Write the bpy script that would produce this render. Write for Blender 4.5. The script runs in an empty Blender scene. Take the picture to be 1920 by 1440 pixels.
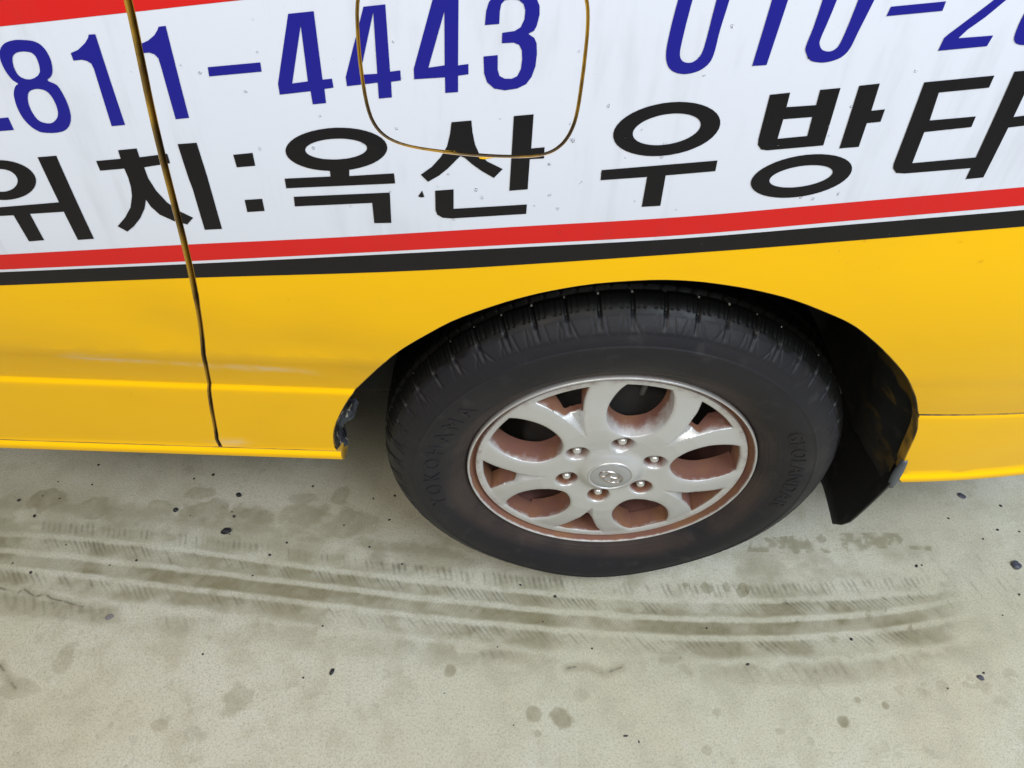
import bpy, bmesh, math, random
import numpy as np
from mathutils import Vector, Matrix
random.seed(7); rng = np.random.default_rng(7)
scn = bpy.context.scene
C = scn.collection
# ---------------------------------------------------------------- camera
cam = bpy.data.cameras.new('camera'); camo = bpy.data.objects.new('camera', cam); C.objects.link(camo)
cam.sensor_width = 36; cam.lens = 36*1400/1920; cam.clip_end = 200; cam.clip_start = .01
_r, _u, _f = (0.998932, 0.009815, 0.045141), (-0.036835, 0.758938, 0.650121), (0.027878, 0.651089, -0.758489)
camo.matrix_world = Matrix(((_r[0], _u[0], -_f[0], -0.18811), (_r[1], _u[1], -_f[1], -0.64722), (_r[2], _u[2], -_f[2], 1.29152), (0, 0, 0, 1)))
scn.camera = camo
# ---------------------------------------------------------------- light: covered parking bay, daylight from its open right side
w = bpy.data.worlds.new('World'); scn.world = w; w.use_nodes = True
bg = w.node_tree.nodes['Background']; bg.inputs[0].default_value = (1.0, .97, .90, 1); bg.inputs[1].default_value = .16
def area(name, loc, target, size, size_y, power, col):
    l = bpy.data.lights.new(name, 'AREA'); l.shape = 'RECTANGLE'; l.size = size; l.size_y = size_y; l.energy = power; l.color = col
    o = bpy.data.objects.new(name, l); C.objects.link(o); o.location = loc
    o.rotation_euler = (Vector(target)-Vector(loc)).to_track_quat('-Z', 'Y').to_euler(); return o
area('daylight_opening', (2.2, -1.55, 3.75), (.2, -.2, .1), 3.0, 2.0, 194, (.81, .905, 1.0))
area('daylight_behind', (-1.6, -2.0, 3.3), (-.4, 0, .3), 2.4, 1.5, 66, (1.0, .95, .86))
scn.view_settings.view_transform = 'Standard'; scn.view_settings.look = 'None'
scn.view_settings.exposure = .12; scn.view_settings.gamma = 1; scn.view_settings.use_curve_mapping = False
scn.render.engine = 'CYCLES'
# ---------------------------------------------------------------- body surface y = S(x, z), wheel centre at (0, z = ZW), ground z = 0
ZW=.338
def _herm(pts,n=40):
    z=np.array([a for a,b in pts]);y=np.array([b for a,b in pts])
    m=np.gradient(y,z) if len(z)>2 else np.full(2,(y[1]-y[0])/(z[1]-z[0]))
    Z=[];Y=[]
    for i in range(len(z)-1):
        t=np.linspace(0,1,n,endpoint=(i==len(z)-2));h=z[i+1]-z[i]
        Z+=list(z[i]+t*h);Y+=list((2*t**3-3*t**2+1)*y[i]+(t**3-2*t**2+t)*h*m[i]+(-2*t**3+3*t**2)*y[i+1]+(t**3-t**2)*h*m[i+1])
    return Z,Y
def _prof(segs):
    Z=[];Y=[]
    for s in segs:
        a,b=_herm(s);Z+=a;Y+=b
    return np.array(Z),np.array(Y)
UP=[(.26,-.0225),(.32,-.029),(.40,-.033),(.5,-.029),(.6,-.019),(.7,-.004),(.8,.016),(.95,.055),(1.05,.085)]
PF=_prof([[(-.030,.016),(-.0045,.013)],[(-.004,.0125),(-.0005,.0070),(.0065,.0045),(.0145,.0055),(.0180,.0085)],[(.0185,.009),(.09,.003),(.164,-.003)],[(.1645,-.003),(.170,-.0026),(.176,.0006)],[(.1765,.0008),(.21,-.0075),(.236,-.0150)],[(.2365,-.0152),(.246,-.0185),UP[0]],UP])
PR=_prof([[(-.030,.006),(-.0045,.003)],[(-.004,.0025),(-.0005,-.0030),(.0065,-.0055),(.0145,-.0045),(.018,-.0015)],[(.0185,-.001),(.09,-.006),(.164,-.0095)],[(.1645,-.0095),(.170,-.0092),(.176,-.0075)],[(.1765,-.0075),(.205,-.013),(.236,-.018)],[(.2365,-.018),(.246,-.0195),UP[0]],UP])
DENTS=[(-.575,.645,.05,.045,.0026),(-.463,.665,.05,.05,-.0014),(-.415,.625,.055,.035,.0024),(-.70,.64,.09,.05,-.0018),(-.86,.62,.10,.05,.0014),(-.30,.66,.07,.04,-.0015)]
def S(x,z):
    x=np.asarray(x,float);zr=np.asarray(z,float)-ZW
    a=np.interp(zr,*PF);b=np.interp(zr,*PR)
    t=np.clip((x+.25)/.5,0,1);t=t*t*(3-2*t)
    y=a*(1-t)+b*t+.28*np.clip(x-.36,0,None)**2
    for cx,cz,sx,sz,am in DENTS: y=y+am*np.exp(-((x-cx)/sx)**2-((zr+ZW-cz)/sz)**2)
    return y
GL=[["digit","blue",[-0.6561,0.9092,-0.6378,0.9118,-0.6374,0.9,-0.6579,0.8973],[]],
["digit","blue",[-0.598,0.9805,-0.5955,0.9805,-0.5928,0.9804,-0.5901,0.9801,-0.5879,0.9795,-0.5861,0.9787,-0.5845,0.9776,-0.5833,0.9762,-0.5822,0.9746,-0.5813,0.9727,-0.5807,0.9704,-0.5803,0.968,-0.5801,0.9657,-0.5802,0.9634,-0.5805,0.961,-0.581,0.9587,-0.5816,0.9567,-0.5822,0.9551,-0.5829,0.9537,-0.5837,0.9524,-0.5846,0.9513,-0.5859,0.9501,-0.5875,0.9491,-0.5888,0.9482,-0.5892,0.9472,-0.5882,0.9464,-0.5864,0.9457,-0.5843,0.9448,-0.5827,0.9437,-0.5817,0.9421,-0.581,0.9403,-0.5805,0.9382,-0.58,0.936,-0.5796,0.9336,-0.5792,0.931,-0.579,0.9283,-0.5789,0.9257,-0.579,0.9231,-0.5792,0.9206,-0.5795,0.9181,-0.58,0.9158,-0.5807,0.9137,-0.5814,0.9118,-0.5824,0.9099,-0.5835,0.9082,-0.5848,0.9065,-0.5863,0.9049,-0.5879,0.9035,-0.5896,0.9023,-0.5914,0.9014,-0.5932,0.9006,-0.5951,0.9001,-0.5971,0.8996,-0.5992,0.8992,-0.6013,0.8989,-0.6034,0.8987,-0.6056,0.8987,-0.6078,0.8986,-0.61,0.8987,-0.6122,0.8989,-0.6142,0.8994,-0.616,0.9003,-0.6176,0.9014,-0.6191,0.9027,-0.6204,0.9042,-0.6217,0.9059,-0.6228,0.9078,-0.6238,0.9099,-0.6246,0.9121,-0.6251,0.9144,-0.6255,0.9169,-0.6257,0.9194,-0.6258,0.9218,-0.6257,0.9242,-0.6255,0.9265,-0.6251,0.9287,-0.6248,0.9307,-0.6244,0.9324,-0.6239,0.9338,-0.6234,0.935,-0.6228,0.9363,-0.622,0.9377,-0.6211,0.939,-0.6202,0.9402,-0.6193,0.9412,-0.6184,0.9418,-0.6175,0.9423,-0.6168,0.9426,-0.6165,0.9432,-0.6171,0.9438,-0.6181,0.9445,-0.6193,0.9454,-0.6203,0.9465,-0.6211,0.948,-0.6218,0.9496,-0.6225,0.9514,-0.623,0.9532,-0.6234,0.9551,-0.6236,0.957,-0.6238,0.9589,-0.6238,0.9607,-0.6238,0.9623,-0.6236,0.9638,-0.6234,0.9652,-0.6229,0.9666,-0.6224,0.9682,-0.6217,0.9697,-0.6208,0.9712,-0.6198,0.9726,-0.6186,0.9739,-0.6173,0.9751,-0.6158,0.9762,-0.6142,0.9772,-0.6124,0.978,-0.6105,0.9787,-0.6085,0.9793,-0.6064,0.9798,-0.6044,0.9802,-0.6024,0.9804,-0.6002,0.9805],[[-0.613,0.9642,-0.6135,0.9627,-0.614,0.961,-0.6143,0.9592,-0.6145,0.9574,-0.6144,0.9556,-0.6142,0.9538,-0.6139,0.9521,-0.6133,0.9507,-0.6125,0.9496,-0.6114,0.9488,-0.6102,0.9483,-0.609,0.9478,-0.6078,0.9475,-0.6064,0.9474,-0.6051,0.9474,-0.6037,0.9476,-0.6023,0.948,-0.6009,0.9485,-0.5995,0.9491,-0.5982,0.9499,-0.5969,0.9507,-0.5957,0.9516,-0.5946,0.9527,-0.5936,0.9539,-0.5929,0.9552,-0.5924,0.9568,-0.5921,0.9584,-0.5918,0.96,-0.5917,0.9617,-0.5916,0.9635,-0.5917,0.9652,-0.5919,0.9666,-0.5923,0.9678,-0.5929,0.9687,-0.5936,0.9695,-0.5944,0.9702,-0.5954,0.9706,-0.5966,0.9709,-0.5979,0.971,-0.5993,0.9711,-0.6008,0.9711,-0.6025,0.9709,-0.6041,0.9707,-0.6056,0.9704,-0.607,0.9699,-0.6082,0.9694,-0.6093,0.9687,-0.6103,0.968,-0.6112,0.9672,-0.6119,0.9663,-0.6125,0.9653],[-0.6126,0.9313,-0.6132,0.9296,-0.6137,0.9278,-0.6141,0.9259,-0.6143,0.924,-0.6143,0.922,-0.6142,0.9198,-0.6139,0.9178,-0.6135,0.9159,-0.613,0.9142,-0.6125,0.9127,-0.6118,0.9113,-0.6109,0.9102,-0.6097,0.9093,-0.6083,0.9087,-0.6068,0.9083,-0.6053,0.908,-0.6038,0.9078,-0.6024,0.9079,-0.6009,0.9081,-0.5994,0.9086,-0.598,0.9093,-0.5965,0.9104,-0.5951,0.9115,-0.5939,0.9127,-0.5929,0.9138,-0.5921,0.915,-0.5914,0.9163,-0.5908,0.9178,-0.5903,0.9195,-0.59,0.9213,-0.5898,0.9233,-0.5897,0.9252,-0.5898,0.927,-0.59,0.9289,-0.5903,0.9307,-0.5907,0.9323,-0.5912,0.9338,-0.5919,0.9352,-0.5926,0.9364,-0.5936,0.9374,-0.5947,0.9382,-0.5961,0.9387,-0.5976,0.9391,-0.5991,0.9393,-0.6005,0.9394,-0.6019,0.9393,-0.6034,0.9391,-0.6047,0.9387,-0.6061,0.9383,-0.6074,0.9377,-0.6086,0.937,-0.6096,0.9362,-0.6105,0.9352,-0.6113,0.934,-0.612,0.9327]]],
["digit","blue",[-0.5404,0.9874,-0.5346,0.988,-0.533,0.9098,-0.5457,0.908,-0.545,0.9592,-0.5459,0.9636,-0.549,0.9657,-0.5533,0.9665,-0.5605,0.9654,-0.5607,0.9716,-0.5536,0.9745,-0.5457,0.9804,-0.5417,0.9848],[]],
["digit","blue",[-0.4794,0.9964,-0.4732,0.9974,-0.4725,0.9193,-0.485,0.9174,-0.4859,0.9649,-0.4863,0.9708,-0.4888,0.9739,-0.493,0.9752,-0.4988,0.9745,-0.4983,0.9819,-0.4911,0.985,-0.4846,0.9896,-0.4808,0.994],[]],
["dash","blue",[-0.4452,0.9653,-0.3987,0.9715,-0.3988,0.9638,-0.4457,0.9575],[]],
["digit","blue",[-0.3686,1.0115,-0.3471,1.0145,-0.3464,0.9594,-0.338,0.9606,-0.3375,0.9529,-0.3457,0.9514,-0.3458,0.9388,-0.3579,0.9371,-0.3583,0.9488,-0.3862,0.9444,-0.3862,0.954],[[-0.3594,1.0031,-0.3595,0.9573,-0.3736,0.9548]]],
["digit","blue",[-0.3054,1.0198,-0.2872,1.0224,-0.2865,0.969,-0.2775,0.9705,-0.2775,0.9619,-0.2862,0.9604,-0.2863,0.9467,-0.298,0.9451,-0.298,0.9591,-0.3254,0.9547,-0.3258,0.9624],[[-0.2976,1.0161,-0.2978,0.9667,-0.3131,0.9651]]],
["digit","blue",[-0.2463,1.0331,-0.2266,1.0353,-0.2271,0.977,-0.2181,0.9786,-0.218,0.97,-0.2271,0.9684,-0.2271,0.9542,-0.2385,0.9529,-0.2386,0.9664,-0.2657,0.9635,-0.2657,0.9723],[[-0.2384,1.0195,-0.2387,0.9765,-0.2529,0.9739]]],
["digit","blue",[-0.2045,1.0105,-0.2037,1.0211,-0.2016,1.0279,-0.1974,1.0334,-0.1902,1.0369,-0.1801,1.0381,-0.1698,1.0372,-0.163,1.0336,-0.1596,1.0272,-0.1591,1.0205,-0.1608,1.0122,-0.1628,1.008,-0.1676,1.0053,-0.1624,1.0024,-0.1601,0.9983,-0.1592,0.9897,-0.1598,0.9794,-0.1626,0.9703,-0.1669,0.964,-0.1746,0.9598,-0.1856,0.9577,-0.1951,0.9588,-0.2015,0.9639,-0.2043,0.9714,-0.2051,0.9854,-0.1929,0.9871,-0.1925,0.9749,-0.1907,0.9698,-0.186,0.9677,-0.1797,0.968,-0.1751,0.9705,-0.1723,0.9766,-0.1717,0.9848,-0.1724,0.992,-0.1749,0.9962,-0.1796,0.9978,-0.1897,0.9969,-0.1897,1.0051,-0.1793,1.007,-0.1742,1.0103,-0.1715,1.0165,-0.1712,1.0233,-0.1729,1.0279,-0.1768,1.0306,-0.1826,1.0312,-0.1885,1.0301,-0.1913,1.0271,-0.1923,1.0217,-0.1925,1.0119],[]],
["digit","blue",[-0.0459,1.0364,-0.0465,1.0315,-0.047,1.0263,-0.0475,1.0211,-0.0479,1.0161,-0.0482,1.0111,-0.0485,1.006,-0.0486,1.0012,-0.0485,0.997,-0.0481,0.9936,-0.0474,0.9908,-0.0466,0.9884,-0.0455,0.9862,-0.0443,0.9844,-0.0429,0.9829,-0.0413,0.9817,-0.0394,0.9807,-0.0371,0.9799,-0.0346,0.9793,-0.0319,0.979,-0.0291,0.979,-0.0261,0.9793,-0.023,0.98,-0.0199,0.981,-0.0171,0.9822,-0.0147,0.9837,-0.0126,0.9853,-0.0108,0.9872,-0.0093,0.9893,-0.0083,0.9913,-0.0076,0.9935,-0.0072,0.996,-0.0068,0.999,-0.0066,1.0026,-0.0065,1.0067,-0.0064,1.0111,-0.0061,1.0159,-0.0056,1.0213,-0.0049,1.0271,-0.0042,1.033,-0.0037,1.0383,-0.0033,1.0433,-0.0029,1.0481,-0.0028,1.0523,-0.003,1.0558,-0.0037,1.0582,-0.0046,1.0598,-0.006,1.0609,-0.008,1.0619,-0.0107,1.0629,-0.0141,1.0637,-0.0178,1.0642,-0.0215,1.0643,-0.0252,1.0641,-0.0292,1.0637,-0.0329,1.0629,-0.036,1.0618,-0.0384,1.0604,-0.0403,1.0588,-0.0419,1.0567,-0.0431,1.0539,-0.0442,1.0503,-0.0448,1.046,-0.0454,1.0412],[[-0.034,1.0369,-0.0345,1.0323,-0.0349,1.0272,-0.0354,1.0218,-0.0358,1.0166,-0.0361,1.0115,-0.0364,1.0063,-0.0366,1.0015,-0.0366,0.9976,-0.0362,0.9948,-0.0356,0.9929,-0.0347,0.9915,-0.0337,0.9903,-0.0325,0.9894,-0.0309,0.9888,-0.0293,0.9885,-0.0278,0.9884,-0.0263,0.9885,-0.0248,0.9889,-0.0234,0.9895,-0.0221,0.9904,-0.0209,0.9915,-0.0197,0.9927,-0.0187,0.9942,-0.0178,0.9963,-0.0172,0.9987,-0.0167,1.0013,-0.0164,1.0047,-0.016,1.0092,-0.0156,1.0157,-0.0152,1.0236,-0.0147,1.0315,-0.0143,1.0378,-0.0136,1.0425,-0.0129,1.0462,-0.0123,1.0492,-0.0121,1.0515,-0.0122,1.0533,-0.0126,1.0543,-0.0135,1.0548,-0.0151,1.0552,-0.0178,1.0554,-0.0215,1.0554,-0.0252,1.0551,-0.028,1.0546,-0.0298,1.0541,-0.031,1.0534,-0.0317,1.0524,-0.0324,1.0506,-0.033,1.048,-0.0334,1.0448,-0.0337,1.041]]],
["digit","blue",[0.0283,0.9884,0.0406,0.9898,0.0446,1.0405,0.0456,1.0644,0.0392,1.0641,0.0337,1.0556,0.0252,1.0513,0.0251,1.0451,0.0315,1.0447,0.0314,1.0399],[]],
["digit","blue",[0.073,1.0418,0.0728,1.0376,0.0726,1.0323,0.0722,1.0267,0.0719,1.0216,0.0714,1.0172,0.0708,1.013,0.0703,1.0092,0.0701,1.0061,0.0703,1.004,0.0708,1.0026,0.0715,1.0016,0.0723,1.0005,0.0732,0.9991,0.0743,0.9978,0.0755,0.9966,0.077,0.9956,0.0786,0.9949,0.0804,0.9945,0.0824,0.9942,0.0845,0.9941,0.0866,0.994,0.0889,0.9941,0.0912,0.9944,0.0935,0.9949,0.096,0.9956,0.0986,0.9966,0.101,0.9977,0.1031,0.999,0.1047,1.0005,0.1061,1.0022,0.1073,1.0041,0.1083,1.0065,0.109,1.009,0.1095,1.0118,0.11,1.0151,0.1107,1.0193,0.1118,1.025,0.1132,1.0319,0.1145,1.0385,0.1155,1.0438,0.1159,1.0471,0.1161,1.0492,0.116,1.0509,0.1158,1.0529,0.1156,1.0555,0.1152,1.0582,0.1145,1.0607,0.1136,1.063,0.1124,1.0649,0.111,1.0665,0.1092,1.0679,0.1071,1.0689,0.1045,1.0697,0.1015,1.0701,0.0983,1.0703,0.0951,1.0702,0.0916,1.07,0.0879,1.0695,0.0844,1.0688,0.0814,1.0678,0.0792,1.0665,0.0774,1.0651,0.076,1.0633,0.0749,1.0612,0.074,1.0586,0.0734,1.0555,0.073,1.0524,0.0727,1.0497,0.0727,1.0477,0.0728,1.0463,0.073,1.0445],[[0.0847,1.0424,0.0844,1.0392,0.0839,1.0354,0.0834,1.0314,0.0828,1.0276,0.0823,1.0237,0.0816,1.0197,0.081,1.016,0.0807,1.013,0.0806,1.011,0.0808,1.0098,0.0811,1.009,0.0815,1.0081,0.0822,1.007,0.083,1.0059,0.084,1.005,0.0851,1.0042,0.0864,1.0037,0.0879,1.0034,0.0894,1.0032,0.0908,1.0032,0.0921,1.0034,0.0934,1.0038,0.0945,1.0044,0.0956,1.0052,0.0965,1.006,0.0972,1.0069,0.0979,1.0083,0.0985,1.0103,0.0991,1.0131,0.0996,1.0164,0.1001,1.0202,0.1006,1.0243,0.1011,1.0289,0.1015,1.0339,0.102,1.0389,0.1023,1.0432,0.1025,1.0467,0.1027,1.0498,0.1028,1.0525,0.1026,1.0549,0.1022,1.0569,0.1016,1.0587,0.1007,1.06,0.0997,1.0611,0.0984,1.0618,0.0968,1.0621,0.0952,1.0622,0.0935,1.0621,0.0919,1.0618,0.0901,1.0613,0.0885,1.0605,0.0872,1.0593,0.0863,1.0574,0.0858,1.0551,0.0854,1.0525,0.0851,1.0502,0.0849,1.0483,0.0849,1.0466,0.0849,1.0448]]],
["dash","blue",[0.1311,1.0399,0.175,1.0459,0.175,1.0388,0.13,1.0327],[]],
["digit","blue",[0.1843,1.0081,0.1852,1.0185,0.1882,1.0221,0.1987,1.0329,0.209,1.0435,0.2135,1.0483,0.2179,1.0563,0.2178,1.0627,0.2126,1.0675,0.2054,1.0672,0.1994,1.0644,0.1996,1.0606,0.1886,1.0588,0.1891,1.0677,0.198,1.0737,0.2131,1.0756,0.2251,1.0718,0.2301,1.0633,0.2287,1.0555,0.2237,1.0488,0.2126,1.0356,0.202,1.0255,0.1974,1.0188,0.2258,1.0222,0.2244,1.0137],[]],
["digit","blue",[0.2449,1.0497,0.2447,1.0456,0.2442,1.0418,0.2436,1.0384,0.2433,1.035,0.2432,1.0315,0.2434,1.0282,0.2436,1.0251,0.244,1.0226,0.2445,1.0208,0.2451,1.0196,0.2459,1.0187,0.2469,1.0178,0.248,1.0171,0.2494,1.0166,0.251,1.0162,0.2527,1.016,0.2547,1.016,0.2569,1.0161,0.2592,1.0165,0.2615,1.0171,0.2637,1.0178,0.266,1.0187,0.2682,1.02,0.2699,1.0217,0.2711,1.0241,0.2718,1.0269,0.2724,1.0301,0.2729,1.0336,0.2734,1.0377,0.2738,1.0423,0.2741,1.0469,0.2742,1.0511,0.2743,1.0547,0.2743,1.058,0.274,1.0611,0.2732,1.064,0.2718,1.0668,0.2699,1.0695,0.2676,1.0719,0.2651,1.0737,0.2622,1.0748,0.2588,1.0755,0.2554,1.0758,0.2524,1.0756,0.2497,1.0751,0.2471,1.0742,0.2449,1.0727,0.2435,1.0702,0.2432,1.066,0.2437,1.0606,0.2445,1.0548],[[0.2566,1.0503,0.2566,1.0467,0.2565,1.0428,0.2562,1.0389,0.2559,1.0356,0.2555,1.0328,0.2549,1.0303,0.2545,1.0282,0.2543,1.0266,0.2546,1.0254,0.2551,1.0247,0.2557,1.0242,0.2565,1.0239,0.2573,1.0237,0.2583,1.0236,0.2593,1.0237,0.2602,1.0241,0.2612,1.0246,0.2621,1.0253,0.263,1.0263,0.2637,1.0277,0.2642,1.0296,0.2646,1.0319,0.2648,1.0345,0.2648,1.0373,0.2648,1.0405,0.2646,1.0439,0.2643,1.0474,0.264,1.0506,0.2635,1.0535,0.263,1.0563,0.2624,1.0588,0.2616,1.0609,0.2603,1.0627,0.2587,1.0642,0.2572,1.0652,0.2561,1.0657,0.2555,1.0655,0.2552,1.0648,0.2551,1.0636,0.2551,1.0618,0.2554,1.0596,0.2559,1.0567,0.2564,1.0536]]],
["letter","black",[-0.638,0.8472,-0.6399,0.8437,-0.6427,0.8403,-0.6461,0.8371,-0.6503,0.8341,-0.6549,0.8314,-0.6601,0.8292,-0.6655,0.8273,-0.671,0.826,-0.6766,0.8252,-0.6821,0.825,-0.6872,0.8253,-0.692,0.8262,-0.6962,0.8277,-0.6998,0.8296,-0.7027,0.832,-0.7048,0.8347,-0.706,0.8377,-0.7063,0.841,-0.7058,0.8444,-0.7045,0.8478,-0.7024,0.8513,-0.6995,0.8545,-0.6959,0.8576,-0.6918,0.8605,-0.6872,0.863,-0.6823,0.8651,-0.6771,0.8668,-0.6717,0.868,-0.6664,0.8687,-0.6612,0.8689,-0.6562,0.8686,-0.6515,0.8678,-0.6474,0.8665,-0.6438,0.8647,-0.6408,0.8625,-0.6386,0.86,-0.6372,0.8571,-0.6366,0.8539,-0.6368,0.8506],[[-0.6557,0.8469,-0.6568,0.845,-0.6583,0.843,-0.6602,0.8412,-0.6623,0.8395,-0.6646,0.838,-0.6672,0.8367,-0.6699,0.8357,-0.6726,0.8349,-0.6753,0.8345,-0.6779,0.8344,-0.6804,0.8345,-0.6826,0.835,-0.6846,0.8358,-0.6862,0.8369,-0.6875,0.8383,-0.6884,0.8398,-0.6889,0.8415,-0.689,0.8434,-0.6886,0.8453,-0.6878,0.8473,-0.6867,0.8492,-0.6852,0.8511,-0.6833,0.8529,-0.6812,0.8545,-0.6789,0.856,-0.6764,0.8572,-0.6738,0.8582,-0.6711,0.8589,-0.6685,0.8594,-0.6659,0.8595,-0.6635,0.8593,-0.6613,0.8588,-0.6593,0.8581,-0.6577,0.8571,-0.6564,0.8558,-0.6554,0.8543,-0.6549,0.8526,-0.6547,0.8508,-0.655,0.8489]]],
["letter","black",[-0.7157,0.8131,-0.6862,0.8164,-0.6244,0.8252,-0.6262,0.8736,-0.6078,0.8761,-0.6051,0.7826,-0.6224,0.7802,-0.6238,0.8144,-0.659,0.8101,-0.6578,0.7781,-0.6743,0.7757,-0.6763,0.8076,-0.6908,0.806,-0.7187,0.8029],[]],
["letter","black",[-0.5718,0.8724,-0.5476,0.8759,-0.5474,0.8845,-0.5292,0.8872,-0.5292,0.8783,-0.5019,0.8832,-0.5018,0.8736,-0.5279,0.8681,-0.5274,0.8565,-0.5236,0.8432,-0.5167,0.8306,-0.5071,0.8209,-0.4952,0.8138,-0.5033,0.8053,-0.515,0.8083,-0.528,0.8157,-0.5342,0.8246,-0.5367,0.8326,-0.5411,0.8222,-0.5491,0.8104,-0.5585,0.8004,-0.5674,0.7934,-0.5753,0.7995,-0.5641,0.8107,-0.555,0.8226,-0.5493,0.836,-0.5472,0.8459,-0.5466,0.8565,-0.5474,0.8658,-0.5713,0.8624],[]],
["letter","black",[-0.4896,0.8933,-0.4714,0.8956,-0.4697,0.8622,-0.4694,0.8419,-0.4691,0.8017,-0.4871,0.7997,-0.4872,0.8469,-0.4882,0.8584],[]],
["colon","black",[-0.4397,0.8851,-0.421,0.888,-0.421,0.8748,-0.439,0.8724],[]],
["colon","black",[-0.4388,0.8371,-0.4212,0.8393,-0.4213,0.8254,-0.439,0.8232],[]],
["letter","black",[-0.2935,0.8994,-0.2942,0.896,-0.2961,0.8926,-0.2991,0.8892,-0.3032,0.8859,-0.3083,0.8828,-0.3142,0.8801,-0.3209,0.8777,-0.3281,0.8757,-0.3356,0.8742,-0.3433,0.8733,-0.351,0.8729,-0.3584,0.8731,-0.3654,0.8738,-0.3718,0.8751,-0.3773,0.8769,-0.382,0.8791,-0.3856,0.8818,-0.3882,0.8847,-0.3895,0.8879,-0.3897,0.8913,-0.3886,0.8947,-0.3864,0.8981,-0.3832,0.9014,-0.3789,0.9046,-0.3738,0.9075,-0.3679,0.9101,-0.3614,0.9123,-0.3544,0.9141,-0.3472,0.9155,-0.3398,0.9164,-0.3324,0.9167,-0.3253,0.9166,-0.3185,0.9159,-0.3123,0.9147,-0.3068,0.9131,-0.3021,0.911,-0.2983,0.9086,-0.2956,0.9058,-0.294,0.9027],[[-0.3126,0.8981,-0.313,0.8964,-0.3142,0.8948,-0.316,0.8931,-0.3185,0.8915,-0.3215,0.89,-0.3251,0.8886,-0.3291,0.8874,-0.3334,0.8864,-0.338,0.8857,-0.3426,0.8851,-0.3472,0.8849,-0.3516,0.8849,-0.3559,0.8851,-0.3597,0.8857,-0.3631,0.8865,-0.366,0.8875,-0.3683,0.8887,-0.3698,0.89,-0.3707,0.8915,-0.3709,0.8931,-0.3704,0.8948,-0.3691,0.8965,-0.3672,0.8981,-0.3647,0.8997,-0.3616,0.9011,-0.358,0.9025,-0.3541,0.9036,-0.3498,0.9046,-0.3454,0.9053,-0.3409,0.9058,-0.3364,0.9061,-0.332,0.9061,-0.3278,0.9058,-0.324,0.9053,-0.3206,0.9046,-0.3178,0.9036,-0.3155,0.9025,-0.3138,0.9011,-0.3128,0.8997]]],
["letter","black",[-0.3952,0.8626,-0.3504,0.8671,-0.3503,0.8741,-0.3316,0.875,-0.3323,0.8685,-0.2889,0.8734,-0.2885,0.8627,-0.3953,0.8522],[]],
["letter","black",[-0.3895,0.8431,-0.2944,0.8525,-0.2953,0.8177,-0.3126,0.8165,-0.3127,0.84,-0.3902,0.8322],[]],
["letter","black",[-0.2332,0.9266,-0.215,0.9291,-0.2139,0.9182,-0.2114,0.9063,-0.2075,0.8977,-0.1998,0.8901,-0.1846,0.8829,-0.1928,0.8732,-0.2046,0.8798,-0.2141,0.8866,-0.2209,0.8926,-0.2251,0.8942,-0.2302,0.8886,-0.237,0.881,-0.2457,0.8731,-0.2565,0.866,-0.2633,0.8732,-0.2523,0.882,-0.2436,0.8924,-0.2375,0.9033,-0.2346,0.9156],[]],
["letter","black",[-0.1765,0.935,-0.1586,0.9375,-0.1587,0.905,-0.1463,0.9068,-0.146,0.8957,-0.1594,0.8943,-0.1595,0.8627,-0.1773,0.8602],[]],
["letter","black",[-0.2499,0.8567,-0.2318,0.8591,-0.232,0.8373,-0.1592,0.8459,-0.1593,0.8351,-0.2342,0.826,-0.2432,0.8264,-0.2485,0.8297,-0.2501,0.8347],[]],
["letter","black",[0.0118,0.9398,0.0127,0.936,0.0124,0.932,0.0109,0.9279,0.0083,0.9238,0.0046,0.9198,-0.0002,0.916,-0.0059,0.9126,-0.0123,0.9095,-0.0194,0.907,-0.0269,0.905,-0.0346,0.9036,-0.0424,0.9029,-0.05,0.9028,-0.0572,0.9035,-0.0638,0.9048,-0.0698,0.9067,-0.0748,0.9092,-0.0788,0.9121,-0.0817,0.9155,-0.0834,0.9193,-0.084,0.9232,-0.0833,0.9273,-0.0815,0.9313,-0.0785,0.9354,-0.0745,0.9392,-0.0696,0.9428,-0.0639,0.946,-0.0576,0.9488,-0.0507,0.9511,-0.0435,0.953,-0.0361,0.9542,-0.0288,0.9549,-0.0215,0.9549,-0.0146,0.9544,-0.0082,0.9532,-0.0025,0.9515,0.0026,0.9492,0.0067,0.9465,0.0098,0.9433],[[-0.0055,0.9364,-0.005,0.9342,-0.0053,0.9319,-0.0063,0.9295,-0.008,0.9271,-0.0105,0.9247,-0.0135,0.9224,-0.0171,0.9203,-0.0212,0.9184,-0.0256,0.9168,-0.0303,0.9155,-0.0352,0.9145,-0.04,0.9139,-0.0447,0.9137,-0.0492,0.9139,-0.0534,0.9145,-0.0571,0.9154,-0.0602,0.9167,-0.0627,0.9183,-0.0645,0.9202,-0.0656,0.9222,-0.066,0.9245,-0.0656,0.9269,-0.0644,0.9293,-0.0625,0.9317,-0.06,0.934,-0.0569,0.9362,-0.0533,0.9382,-0.0492,0.94,-0.0449,0.9416,-0.0403,0.9428,-0.0356,0.9437,-0.0309,0.9443,-0.0263,0.9445,-0.0219,0.9443,-0.0179,0.9438,-0.0142,0.9429,-0.0111,0.9417,-0.0086,0.9402,-0.0067,0.9384]]],
["letter","black",[-0.09,0.8864,0.0183,0.9015,0.0188,0.8906,-0.0278,0.8839,-0.0268,0.8509,-0.0451,0.8488,-0.0454,0.8814,-0.0897,0.8758],[]],
["letter","black",[0.0505,0.9649,0.068,0.9676,0.0685,0.9547,0.0945,0.9578,0.0938,0.9712,0.1113,0.9737,0.1133,0.921,0.0625,0.9137,0.0564,0.9143,0.0522,0.9186,0.0512,0.9241],[[0.0688,0.9437,0.0944,0.947,0.0955,0.9293,0.0689,0.9253]]],
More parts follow.
